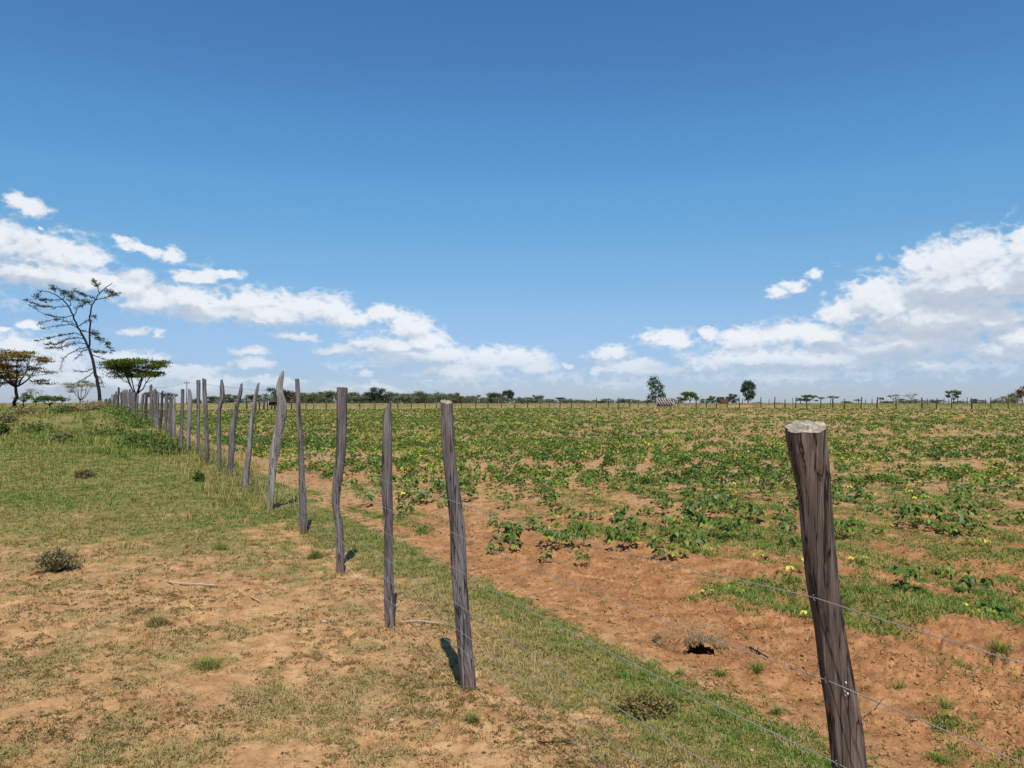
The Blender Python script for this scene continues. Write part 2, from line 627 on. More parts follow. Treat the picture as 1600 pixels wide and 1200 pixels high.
M['herb'] = leaf_mat('creeping herb leaves', [(0.0, (0.12, 0.072, 0.034)), (0.35, (0.21, 0.135, 0.055)), (0.6, (0.225, 0.19, 0.060)), (1.0, (0.17, 0.21, 0.048))], 0.8, 0.1, 0.1)
M['deadstalk'] = leaf_mat('dead stalks', [(0.0, (0.05, 0.032, 0.02)), (0.45, (0.13, 0.08, 0.045)), (0.6, (0.36, 0.26, 0.14)), (1.0, (0.52, 0.42, 0.25))], 0.85, 0.1, 0.0)
M['clod'] = leaf_mat('earth clods', [(0.0, (0.46, 0.265, 0.12)), (0.5, (0.31, 0.155, 0.065)), (1.0, (0.42, 0.22, 0.098))], 0.95, 0.05, 0.0)
M['greybush'] = leaf_mat('grey shrub leaves', [(0.0, (0.10, 0.078, 0.036)), (0.6, (0.19, 0.165, 0.072)), (1.0, (0.29, 0.24, 0.11))], 0.8, 0.1, 0.1)
M['straw'] = leaf_mat('dry straw', [(0.0, (0.25, 0.155, 0.08)), (0.5, (0.38, 0.28, 0.14)), (1.0, (0.50, 0.40, 0.22))], 0.8, 0.15, 0.15)
M['leaf_acacia'] = leaf_mat('acacia leaves', [(0.0, (0.040, 0.068, 0.010)), (0.5, (0.078, 0.120, 0.015)), (1.0, (0.135, 0.175, 0.024))], 0.7, 0.1, 0.2)
M['leaf_tall'] = leaf_mat('thin acacia leaves', [(0.0, (0.045, 0.060, 0.015)), (0.6, (0.085, 0.095, 0.022)), (1.0, (0.16, 0.125, 0.03))], 0.7, 0.1, 0.2)
M['leaf_brown'] = leaf_mat('brown acacia leaves', [(0.0, (0.10, 0.072, 0.020)), (0.5, (0.18, 0.122, 0.032)), (1.0, (0.24, 0.175, 0.046))], 0.8, 0.1, 0.15)
M['leaf_dark'] = leaf_mat('dark tree leaves', [(0.0, (0.036, 0.058, 0.030)), (0.5, (0.066, 0.094, 0.046)), (1.0, (0.11, 0.14, 0.066))], 0.6, 0.15, 0.15)
M['leaf_olive'] = leaf_mat('olive tree leaves', [(0.0, (0.090, 0.105, 0.060)), (0.5, (0.150, 0.168, 0.090)), (1.0, (0.22, 0.235, 0.125))], 0.7, 0.12, 0.15)
M['leaf_green'] = leaf_mat('fresh tree leaves', [(0.0, (0.045, 0.075, 0.015)), (0.5, (0.08, 0.125, 0.022)), (1.0, (0.13, 0.18, 0.03))], 0.7, 0.12, 0.18)
M['leaf_rust'] = leaf_mat('rusty tree leaves', [(0.0, (0.09, 0.045, 0.02)), (0.5, (0.16, 0.075, 0.03)), (1.0, (0.20, 0.11, 0.04))], 0.8, 0.1, 0.1)
M['leaf_pale'] = leaf_mat('pale shrub leaves', [(0.0, (0.17, 0.15, 0.09)), (0.5, (0.25, 0.22, 0.13)), (1.0, (0.33, 0.29, 0.18))], 0.8, 0.1, 0.1)


def bark_mat(name, a, b):
    m, N, out = new_mat(name)
    tc = N.n('ShaderNodeTexCoord')
    n = N.noise(tc.outputs['Object'], 3.0, 4.0, 0.6)
    p = principled(N, N.mix(n, a, b), 0.9, 0.1)
    N.put(out.inputs[0], p.outputs[0])
    return m


M['bark_dark'] = bark_mat('dark bark', (0.016, 0.012, 0.011), (0.045, 0.033, 0.029))
M['bark_grey'] = bark_mat('grey bark', (0.08, 0.065, 0.055), (0.19, 0.165, 0.145))
M['twig_pale'] = bark_mat('pale dry wood', (0.28, 0.21, 0.14), (0.52, 0.42, 0.31))
M['plank_pale'] = bark_mat('sun bleached planks', (0.27, 0.235, 0.205), (0.46, 0.425, 0.38))
M['rust'] = bark_mat('rusty sheet', (0.16, 0.06, 0.03), (0.26, 0.10, 0.05))
M['pole'] = bark_mat('creosoted pole', (0.05, 0.042, 0.036), (0.11, 0.095, 0.08))
M['stain'] = bark_mat('white lime stain', (0.6, 0.6, 0.58), (0.8, 0.8, 0.78))
M['stone'] = bark_mat('pale stone', (0.34, 0.26, 0.2), (0.55, 0.47, 0.4))


def wood_mat(name, dark, mid, light, fleck, fleck_amt=0.5):
    """weathered split wood: streaks run up the post"""
    m, N, out = new_mat(name)
    tc = N.n('ShaderNodeTexCoord')
    oi = N.n('ShaderNodeObjectInfo')
    off = N.n('ShaderNodeCombineXYZ')
    for i in range(3):
        N.put(off.inputs[i], N.m('MULTIPLY', oi.outputs['Random'], 37.0 + i * 11))
    base = N.vm('ADD', tc.outputs['Object'], off.outputs[0])
    warp = N.vm('MULTIPLY_ADD', N.noise(base, 3.0, 2.0, 0.5, out=1), (0.012, 0.012, 0.0), (-0.006, -0.006, 0.0))
    v = N.vm('ADD', base, warp)
    fine = N.noise(N.vm('MULTIPLY', v, (95, 95, 3.6)), 1.0, 5.0, 0.65)
    band = N.noise(N.vm('MULTIPLY', v, (30, 30, 1.5)), 1.0, 4.0, 0.6)
    blot = N.noise(v, 2.6, 3.0, 0.5)
    col = N.ramp(N.m('ADD', N.m('MULTIPLY', fine, 0.55), N.m('MULTIPLY', band, 0.45)), [(0.33, dark), (0.50, mid), (0.64, light)])
    col = N.mix(N.m('MULTIPLY', N.smooth(blot, 0.35, 0.75), 0.35), col, dark)
    worn = N.smooth(N.noise(N.vm('MULTIPLY', v, (14, 14, 1.3)), 1.0, 3.0, 0.55), 0.50, 0.64)
    col = N.mix(N.m('MULTIPLY', worn, 0.55), col, light)
    knot = N.n('ShaderNodeTexVoronoi')
    N.put(knot.inputs['Vector'], N.vm('MULTIPLY', v, (9, 9, 3.2)))
    knot.inputs['Scale'].default_value = 1.0
    col = N.mix(N.m('MULTIPLY', N.smooth(knot.outputs['Distance'], 0.20, 0.08), 0.8), col, tuple(c * 0.5 for c in dark))
    sz = N.n('ShaderNodeSeparateXYZ')
    N.put(sz.inputs[0], tc.outputs['Object'])
    soil_ = N.smooth(N.m('ADD', sz.outputs[2], N.m('MULTIPLY', blot, 0.30)), 0.36, 0.14)
    col = N.mix(N.m('MULTIPLY', soil_, 0.45), col, (0.30, 0.175, 0.10))
    fl = N.noise(N.vm('MULTIPLY', v, (70, 70, 9)), 1.0, 3.0, 0.5)
    col = N.mix(N.m('MULTIPLY', N.smooth(fl, 0.66, 0.72), fleck_amt), col, fleck)
    col = N.mix(N.m('MULTIPLY', N.smooth(N.noise(N.vm('MULTIPLY', v, (190, 190, 11)), 1.0, 3.0, 0.6), 0.52, 0.66), 0.3), col, dark)
    cr = N.noise(N.vm('MULTIPLY', v, (34, 34, 0.55)), 1.0, 3.0, 0.5)
    crack = N.smooth(N.m('ABSOLUTE', N.m('SUBTRACT', cr, 0.5)), 0.0, 0.022)
    col = N.mix(crack, tuple(c * 0.35 for c in dark), col)
    h = N.m('ADD', N.m('MULTIPLY', fine, 0.5), N.m('MULTIPLY', crack, 0.6))
    p = principled(N, col, 0.85, 0.2, bump(N, h, 0.75, 0.006))
    N.put(out.inputs[0], p.outputs[0])
    return m


M['wood'] = wood_mat('weathered post wood', (0.055, 0.046, 0.042), (0.155, 0.130, 0.122), (0.285, 0.250, 0.235), (0.52, 0.49, 0.46), 0.45)
M['wood_brown'] = wood_mat('brown post wood', (0.036, 0.025, 0.019), (0.108, 0.077, 0.060), (0.235, 0.182, 0.148), (0.36, 0.30, 0.25), 0.3)
M['wood_light'] = wood_mat('bleached post wood', (0.12, 0.10, 0.088), (0.27, 0.235, 0.21), (0.45, 0.40, 0.36), (0.62, 0.58, 0.53), 0.5)
M['wood_far'] = wood_mat('dark fence post wood', (0.028, 0.024, 0.022), (0.065, 0.056, 0.05), (0.12, 0.105, 0.095), (0.2, 0.18, 0.16), 0.3)


def endgrain_mat():
    m, N, out = new_mat('cut end grain')
    tc = N.n('ShaderNodeTexCoord')
    n = N.noise(tc.outputs['Object'], 45.0, 4.0, 0.65)
    n2 = N.noise(N.vm('MULTIPLY', tc.outputs['Object'], (160, 40, 40)), 1.0, 3.0, 0.6)
    col = N.ramp(N.m('MULTIPLY_ADD', n2, 0.4, N.m('MULTIPLY', n, 0.6)), [(0.36, (0.17, 0.13, 0.095)), (0.52, (0.31, 0.26, 0.20)), (0.70, (0.60, 0.56, 0.48))])
    p = principled(N, col, 0.9, 0.1, bump(N, n, 0.7, 0.006))
    N.put(out.inputs[0], p.outputs[0])
    return m


M['endgrain'] = endgrain_mat()


def metal_mat():
    m, N, out = new_mat('galvanised wire')
    tc = N.n('ShaderNodeTexCoord')
    n = N.noise(tc.outputs['Object'], 25.0, 3.0, 0.6)
    col = N.mix(n, (0.13, 0.125, 0.115), (0.34, 0.335, 0.32))
    p = principled(N, col, 0.5, 0.5)
    p.inputs['Metallic'].default_value = 0.0
    N.put(out.inputs[0], p.outputs[0])
    return m


M['wire'] = metal_mat()


def ground_mat():
    m, N, out = new_mat('soil and turf')
    g = N.n('ShaderNodeNewGeometry')
    pos = g.outputs['Position']
    cov = attr(N, 'cover')
    fld = attr(N, 'field')
    far = attr(N, 'faraway')
    green = attr(N, 'green')
    n_big = N.noise(pos, 0.9, 5.0, 0.6)
    n_mid = N.noise(pos, 6.0, 5.0, 0.65)
    n_fin = N.noise(pos, 38.0, 5.0, 0.7)
    n_grit = N.noise(pos, 150.0, 3.0, 0.7)
    sand = N.ramp(n_mid, [(0.28, (0.28, 0.138, 0.056)), (0.47, (0.425, 0.230, 0.098)), (0.66, (0.57, 0.345, 0.165))])
    red = N.ramp(n_mid, [(0.28, (0.17, 0.070, 0.027)), (0.48, (0.345, 0.158, 0.062)), (0.66, (0.51, 0.262, 0.112))])
    soil = N.mix(fld, sand, red)
    soil = N.mix(N.m('MULTIPLY', N.smooth(n_big, 0.45, 0.70), 0.45), soil, N.mix(fld, (0.31, 0.155, 0.072), (0.25, 0.11, 0.045)))
    lit_ = attr(N, 'litter')
    soil = N.mix(N.m('MULTIPLY', lit_, N.smooth(N.m('MULTIPLY_ADD', n_fin, 0.5, N.m('MULTIPLY', n_mid, 0.5)), 0.36, 0.56)), soil, N.ramp(n_mid, [(0.3, (0.34, 0.24, 0.11)), (0.5, (0.46, 0.325, 0.155)), (0.7, (0.38, 0.28, 0.11))]))
    soil = N.mix(N.m('MULTIPLY', N.smooth(n_fin, 0.52, 0.72), 0.45), soil, (0.17, 0.095, 0.05))
    # crumbs of dung, roots and litter; the dark spots also paint shadowed pits
    vor = N.n('ShaderNodeTexVoronoi')
    N.put(vor.inputs['Vector'], pos)
    vor.inputs['Scale'].default_value = 26.0
    crumb_pit_shade = N.smooth(N.m('ADD', vor.outputs['Distance'], N.m('MULTIPLY', n_mid, 0.35)), 0.34, 0.24)
    soil = N.mix(N.m('MULTIPLY', crumb_pit_shade, 0.65), soil, (0.12, 0.075, 0.042))
    n_sand = N.noise(pos, 75.0, 3.0, 0.75)
    soil = N.mix(N.m('MULTIPLY', N.smooth(n_sand, 0.52, 0.68), N.m('MULTIPLY_ADD', fld, 0.36, 0.30)), soil, N.mix(fld, (0.235, 0.125, 0.058), (0.17, 0.078, 0.035)))
    soil = N.mix(N.m('MULTIPLY', N.smooth(n_sand, 0.46, 0.34), 0.30), soil, N.mix(fld, (0.64, 0.42, 0.225), (0.58, 0.335, 0.16)))
    # litter and low blades between the modelled tufts
    turf = N.ramp(green, [(0.0, (0.31, 0.225, 0.10)), (0.5, (0.25, 0.21, 0.066)), (1.0, (0.15, 0.165, 0.036))])
    turf = N.mix(N.m('MULTIPLY', n_fin, 0.5), turf, N.mix(green, (0.15, 0.10, 0.05), (0.055, 0.075, 0.022)))
    k = N.smooth(N.m('ADD', cov, N.m('MULTIPLY_ADD', n_fin, 0.8, -0.4)), 0.42, 0.85)
    col = N.mix(N.m('MULTIPLY', k, 0.82), soil, turf)
    dist_col = N.ramp(N.noise(pos, 0.12, 6.0, 0.7), [(0.3, (0.24, 0.175, 0.080)), (0.5, (0.33, 0.25, 0.12)), (0.7, (0.26, 0.22, 0.095))])
    col = N.mix(far, col, dist_col)
    h = N.m('ADD', N.m('MULTIPLY', n_fin, 0.7), N.m('ADD', N.m('MULTIPLY', n_sand, 0.45), N.m('MULTIPLY', crumb_pit_shade, 0.4)))
    p = principled(N, col, 0.95, 0.08, bump(N, h, 0.9, 0.014))
    N.put(out.inputs[0], p.outputs[0])
    return m


M['ground'] = ground_mat()


# ------------------------------------------------------------------ ground sheet
def greenness(X, Y):
    s = sdist(X, Y)
    g = np.interp(Y, [3, 7.5, 9, 11, 30, 70], [0.18, 0.26, 0.52, 0.72, 0.74, 0.6])
    g = np.where(s > -0.2, np.maximum(g, 0.27 + 0.44 * sstep(s, 0.30, 0.95)) + 0.12 * sstep(Y, 5, 7), g)
    g = np.where(s > 1.4, 0.62, g)
    return np.clip(g + 0.34 * fbm(X, Y, 2.2, 3, 0.5, 91) + 0.16 * fbm(X, Y, 0.5, 2, 0.5, 92), 0, 1)


def build_ground():
    r = [0.0, 0.6, 1.2, 1.8, 2.3]
    while r[-1] < 3200:
        x = r[-1]
        k = 0.0042 if x < 9 else (0.006 if x < 26 else (0.014 if x < 260 else 0.06))
        r.append(x * (1 + k))
    r = np.array(r[1:])
    front = np.radians(np.linspace(-46, 46, 760))
    rest = np.radians(np.linspace(46, 314, 90))[1:-1]
    th = np.concatenate([front, rest])
    n, k = len(r), len(th)
    X = r[:, None] * np.sin(th)[None, :]
    Y = r[:, None] * np.cos(th)[None, :]
    Z = ground_z(X, Y)
    V = np.stack([X, Y, Z], -1).reshape(-1, 3)
    i = np.arange(n - 1)[:, None] * k
    j = np.arange(k)[None, :]
    j2 = (j + 1) % k
    q = np.stack([i + j, i + k + j, i + k + j2, i + j2], -1).reshape(-1, 4)
    V = np.vstack([V, [[0, 0, gz(0, 0)]]])
    c = len(V) - 1
    jj = np.arange(k)
    tr = np.stack([np.full(k, c), jj, (jj + 1) % k], -1)
    s = sdist(V[:, 0], V[:, 1])
    x_, y_ = V[:, 0], V[:, 1]
    at_ = {'cover': cover(x_, y_), 'field': sstep(s, 0.6, 1.6), 'green': greenness(x_, y_), 'litter': sstep(s, 0.2, 0.9) * sstep(y_, 7.0, 14.0) * np.clip(0.62 + 0.7 * fbm(x_, y_, 3.0, 4, 0.6, 203), 0, 0.95), 'faraway': sstep(y_, edge_y(x_) - 1.0, edge_y(x_) + 1.0) * (s > -2)}
    me = mesh_np('ground', V, tr, q, at_, True)
    o = obj('ground', me, M['ground'])
    tag(o, 'red sandy ground with patchy turf on the left and tilled soil on the right', 'ground', kind='structure')


build_ground()


# ------------------------------------------------------------------ grass that nobody could count
def scatter(n, y0, y1, rng, xw=0.95, power=1.0):
    """random points in the wedge in front of the camera, denser near it"""
    u = rng.uniform(0, 1, n)
    Y = y0 * (y1 / y0) ** (u ** power)
    X = rng.uniform(-xw, xw, n) * Y
    return X, Y


def grass_object(name, X, Y, per, hgt, wid, spread, tint, rng, label, cat, lean=(0.2, 1.1), mat='grass'):
    n = len(X)
    idx = np.repeat(np.arange(n), per)
    m = len(idx)
    a = rng.uniform(0, 2 * np.pi, m)
    rr = np.sqrt(rng.uniform(0, 1, m)) * spread[idx]
    px = X[idx] + np.cos(a) * rr
    py = Y[idx] + np.sin(a) * rr
    pos = np.stack([px, py, ground_z(px, py) - 0.004], 1)
    h = hgt[idx] * rng.uniform(0.5, 1.25, m)
    V, t, q, tt = blades(pos, h, wid[idx] * rng.uniform(0.7, 1.3, m), rng.uniform(lean[0], lean[1], m), np.clip(tint[idx] + rng.normal(0, 0.10, m), 0, 1), rng)
    me = mesh_np(name, V, t, q, {'tint': tt})
    o = obj(name, me, M[mat])
    tag(o, label, cat, kind='stuff')
    return o


def build_grass():
    rng = np.random.default_rng(21)
    # pasture left of the fence
    X, Y = scatter(90000, 2.6, 34.0, rng, 1.0)
    s = sdist(X, Y)
    c = cover(X, Y)
    k = (s < 0.02) & (rng.uniform(0, 1, len(X)) < sstep(c, 0.34, 0.82) * 0.95 + 0.035)
    X, Y, c = X[k], Y[k], c[k]
    d = np.hypot(X, Y)
    hg = (0.012 + 0.024 * c) * np.interp(Y, [3, 8, 10, 16, 30], [0.85, 0.85, 1.0, 1.5, 2.6]) * rng.uniform(0.45, 1.35, len(X))
    wd = 0.0022 + 0.00042 * d
    tint = np.clip(greenness(X, Y) + rng.normal(0, 0.12, len(X)), 0, 1)
    tint = np.where(rng.uniform(0, 1, len(X)) < 0.15, tint * 0.2, tint)
    grass_object('pasture_grass', X, Y, 9, hg, wd, 0.018 + 0.0035 * d, tint, rng, 'short patchy dry and green grass growing over the pasture left of the fence', 'grass', (0.3, 1.7))
    # loose tussocks and dry stalks that stand above the turf
    X, Y = scatter(5200, 5.0, 30.0, rng, 1.0)
    s = sdist(X, Y)
    n = fbm(X, Y, 1.4, 4, 0.6, 231)
    k = (s < 0.5) & (rng.uniform(0, 1, len(X)) < (0.30 + 0.9 * n) * sstep(Y, 6.0, 10.0) + 0.02)
    X, Y, n = X[k], Y[k], n[k]
    d = np.hypot(X, Y)
    dry = rng.uniform(0, 1, len(X)) < 0.4
    grass_object('tussock_grass', X, Y, 16, np.where(dry, 0.10, 0.055) * rng.uniform(0.5, 1.5, len(X)), 0.0018 + 0.00035 * d, 0.03 + 0.005 * d * rng.uniform(0.3, 1.3, len(X)), np.where(dry, 0.12, 0.72 + 0.2 * n), rng, 'loose grass tussocks and pale dry stalks standing above the green turf', 'grass', (0.3, 1.5))
    # strip on the field side of the fence
    X, Y = scatter(120000, 2.6, 30.0, rng, 0.9)
    s = sdist(X, Y)
    c = cover(X, Y)
    k = (s >= 0.02) & (s < 1.6) & (rng.uniform(0, 1, len(X)) < sstep(c, 0.25, 0.75))
    X, Y, c = X[k], Y[k], c[k]
    d = np.hypot(X, Y)
    tint = np.clip(greenness(X, Y) + rng.normal(0, 0.13, len(X)), 0, 1)
    tint = np.where(rng.uniform(0, 1, len(X)) < 0.30, tint * 0.2, tint)
    grass_object('verge_grass', X, Y, 10, (0.012 + 0.024 * c) * np.interp(Y, [3, 12, 25], [0.85, 1.1, 1.7]) * rng.uniform(0.35, 1.5, len(X)), 0.0022 + 0.00042 * d, 0.02 + 0.0035 * d, tint, rng, 'green grass strip running along the field side of the wire fence', 'grass', (0.3, 1.7))
    # weeds and grass between the crop rows
    X, Y = scatter(120000, 3.0, 45.0, rng, 0.85)
    s = sdist(X, Y)
    c = cover(X, Y)
    k = (s >= 1.2) & (rng.uniform(0, 1, len(X)) < sstep(c, 0.34, 0.66) * 0.95 + 0.02)
    X, Y, c = X[k], Y[k], c[k]
    d = np.hypot(X, Y)
    tint = np.clip(0.76 + 0.25 * fbm(X, Y, 1.7, 2, 0.5, 7) + rng.normal(0, 0.12, len(X)), 0, 1)
    tint = np.where(rng.uniform(0, 1, len(X)) < 0.15, tint * 0.3, tint)
    grass_object('field_grass', X, Y, 9, (0.014 + 0.034 * c) * rng.uniform(0.4, 1.5, len(X)), 0.003 + 0.0004 * d, 0.025 + 0.003 * d, tint, rng, 'bright green grass patches growing wild between the crop plants', 'grass', (0.3, 1.7))
    # tall grass towards the rise on the left
    X, Y = scatter(16000, 20.0, 120.0, rng, 1.0)
    s = sdist(X, Y)
    n = fbm(X, Y, 5.0, 4, 0.6, 15)
    k = (s < 0.6) & (rng.uniform(0, 1, len(X)) < 0.55 + 0.6 * n) & (Y > 25 + 6 * n - 7 * np.exp(-(s / 2.0) ** 2))
    X, Y, s = X[k], Y[k], s[k]
    d = np.hypot(X, Y)
    tint = np.clip(0.62 + 0.35 * fbm(X, Y, 4.0, 3, 0.6, 19) - 0.35 * sstep(Y, 50, 90) + rng.normal(0, 0.1, len(X)), 0, 1)
    grass_object('tall_grass', X, Y, 14, 0.10 + 0.20 * rng.uniform(0, 1, len(X)) + 0.06 * (s > -1.5), 0.006 + 0.0005 * d, 0.12 + 0.004 * d, tint, rng, 'tall uneven grass and weeds covering the rise on the left', 'grass', (0.2, 1.4))
    # pale seed grass under the fence posts
    X, Y = scatter(9000, 11.0, 60.0, rng, 0.8)
    s = sdist(X, Y)
    k = (s > -0.5) & (s < np.interp(Y, [11, 14, 18, 30], [0.6, 0.7, 1.3, 1.6]))
    X, Y = X[k], Y[k]
    d = np.hypot(X, Y)
    grass_object('seed_grass', X, Y, 9, 0.16 + 0.18 * rng.uniform(0, 1, len(X)), 0.0025 + 0.0003 * d, np.full(len(X), 0.10), np.clip(0.34 + rng.normal(0, 0.15, len(X)), 0, 1), rng, 'pale seeding grass standing around the feet of the fence posts', 'grass', (0.3, 1.2))
    # the straw coloured meadow beyond the field
    X = rng.uniform(-150, 260, 26000)
    Y = rng.uniform(95, 240, 26000)
    k = (Y > edge_y(X) + 0.5) & (np.abs(X) < Y * 0.95) & (rng.uniform(0, 1, len(X)) < 0.8 + 0.6 * fbm(X, Y, 14, 3, 0.6, 8))
    X, Y = X[k], Y[k]
    tint = np.clip(0.25 + 0.28 * fbm(X, Y, 16, 3, 0.6, 28) + 0.18 * sstep(X, 20, 80) + rng.normal(0, 0.08, len(X)), 0, 1)
    grass_object('meadow_grass', X, Y, 6, 0.25 + 0.2 * rng.uniform(0, 1, len(X)), np.full(len(X), 0.05), np.full(len(X), 0.7), tint, rng, 'straw coloured dry meadow grass beyond the far fence', 'grass', (0.1, 0.6))


def low_herbs():
    """small dark creeping herbs and litter, a few centimetres high"""
    rng = np.random.default_rng(55)
    X, Y = scatter(110000, 2.8, 26.0, rng, 1.0)
    s = sdist(X, Y)
    n = fbm(X, Y, 0.7, 4, 0.65, 211)
    dens = np.where(s < 0.5, np.interp(Y, [3, 5, 8, 10, 26], [0.42, 0.46, 0.50, 0.34, 0.22]), np.where(s < 1.3, 0.20, 0.10))
    k = rng.uniform(0, 1, len(X)) < dens * (0.50 + 1.6 * n)
    X, Y, s = X[k], Y[k], s[k]
    m = len(X)
    per = 20
    idx = np.repeat(np.arange(m), per)
    R_ = rng.uniform(0.008, 0.046, m) * np.interp(Y, [3, 8, 26], [0.9, 1.2, 2.6]) * np.where(rng.uniform(0, 1, m) < 0.12, 1.8, 1.0)
    a = rng.uniform(0, 6.28, len(idx))
    rr = np.sqrt(rng.uniform(0, 1, len(idx))) * R_[idx]
    cen = np.stack([X[idx] + np.cos(a) * rr, Y[idx] + np.sin(a) * rr * 0.9, np.zeros(len(idx))], 1)
    cen[:, 2] = ground_z(cen[:, 0], cen[:, 1]) + 0.002 + rng.uniform(0, 1, len(idx)) * R_[idx] * 0.60 * (1 - (rr / R_[idx]) ** 2 * 0.8)
    tint = np.clip(rng.normal(0.42, 0.2, m) + 0.25 * (greenness(X, Y) - 0.3), 0, 1)
    V, q, t = leaf_quads(cen, (0.0075 + 0.0009 * Y[idx]) * rng.uniform(0.6, 1.4, len(idx)), rng, 0.25, np.clip(tint[idx] + rng.normal(0, 0.18, len(idx)), 0, 1), 0.45)
    o = obj('low_herbs', mesh_np('low_herbs', V, None, q, {'tint': t}), M['herb'])
    tag(o, 'tiny dark olive and brown creeping herbs dotted over the sandy ground', 'ground cover', kind='stuff')


def clods():
    """crumbs of dry earth"""
    rng = np.random.default_rng(66)
    X, Y = scatter(130000, 3.0, 18.0, rng, 0.95)
    s = sdist(X, Y)
    n = fbm(X, Y, 0.8, 4, 0.6, 221)
    dens = np.where(s > 1.0, 0.55, np.where(s < 0.1, 0.13, 0.03))
    k = rng.uniform(0, 1, len(X)) < dens * (0.75 + 1.4 * n)
    X, Y, s = X[k], Y[k], s[k]
    m = len(X)
    r = (0.0028 + 0.009 * rng.uniform(0, 1, m) ** 4.0) * np.interp(Y, [3, 8, 18], [0.9, 1.3, 2.0]) * np.where(s > 1, 1.35, 0.8)
    base = np.array([[1, 0, 0], [0, 1, 0], [-1, 0, 0], [0, -1, 0], [0, 0, 0.75], [0, 0, -0.75]], float)
    V = base[None] * r[:, None, None] * rng.uniform(0.55, 1.35, (m, 6, 1)) + rng.normal(0, 0.22, (m, 6, 3)) * r[:, None, None]
    an = rng.uniform(0, 6.28, m)
    c_, s_ = np.cos(an)[:, None], np.sin(an)[:, None]
    V = np.stack([V[:, :, 0] * c_ - V[:, :, 1] * s_, V[:, :, 0] * s_ + V[:, :, 1] * c_, V[:, :, 2]], -1)
    P = np.stack([X, Y, ground_z(X, Y) + r * 0.25], 1)
    V = (V + P[:, None, :]).reshape(-1, 3)
    T = np.array([[0, 1, 4], [1, 2, 4], [2, 3, 4], [3, 0, 4], [1, 0, 5], [2, 1, 5], [3, 2, 5], [0, 3, 5]])
    T = (np.arange(m)[:, None, None] * 6 + T[None]).reshape(-1, 3)
    t = np.repeat(np.clip(sstep(s, 0.6, 1.6) * 0.6 + rng.uniform(0, 0.4, m), 0, 1), 6)
    o = obj('earth_clods', mesh_np('earth_clods', V, T, None, {'tint': t}), M['clod'])
    tag(o, 'loose crumbs and clods of dry red earth strewn over the tilled soil', 'soil clods', kind='stuff')


def dead_stalks():
    """bits of straw and dead stem lying on the soil"""
    rng = np.random.default_rng(88)
    X, Y = scatter(60000, 2.9, 18.0, rng, 0.95)
    s = sdist(X, Y)
    k = rng.uniform(0, 1, len(X)) < np.where(s > 0.9, 0.5, 0.2) * (0.7 + 1.2 * fbm(X, Y, 0.9, 3, 0.6, 241))
    X, Y = X[k], Y[k]
    cen = np.stack([X, Y, ground_z(X, Y) + 0.006], 1)
    m = len(X)
    V, q, t = leaf_quads(cen, rng.uniform(0.012, 0.05, m) * np.interp(Y, [3, 18], [0.9, 2.2]), rng, 0.88, rng.uniform(0, 1, m), 0.07)
    o = obj('dead_stalks', mesh_np('dead_stalks', V, None, q, {'tint': t}), M['deadstalk'])
    tag(o, 'bits of dead stem and straw scattered over the bare soil', 'plant litter', kind='stuff')


build_grass()
dead_stalks()
low_herbs()
clods()


# ------------------------------------------------------------------ fence posts
def cat_interp(pts, n):
    pts = np.asarray(pts, float)
    t = np.concatenate([[0], np.cumsum(np.abs(np.diff(pts[:, 1])) + 1e-6)])
    tt = np.linspace(0, t[-1], n)
    # monotone-ish smoothing of the traced centre line
    out = np.stack([np.interp(tt, t, pts[:, i]) for i in range(pts.shape[1])], 1)
    ker = np.array([0.25, 0.5, 0.25])
    for _ in range(1):
        pad = np.vstack([out[:1], out, out[-1:]])
        sm = pad[:-2] * ker[0] + pad[1:-1] * ker[1] + pad[2:] * ker[2]
        out[1:-1] = sm[1:-1]
    return out


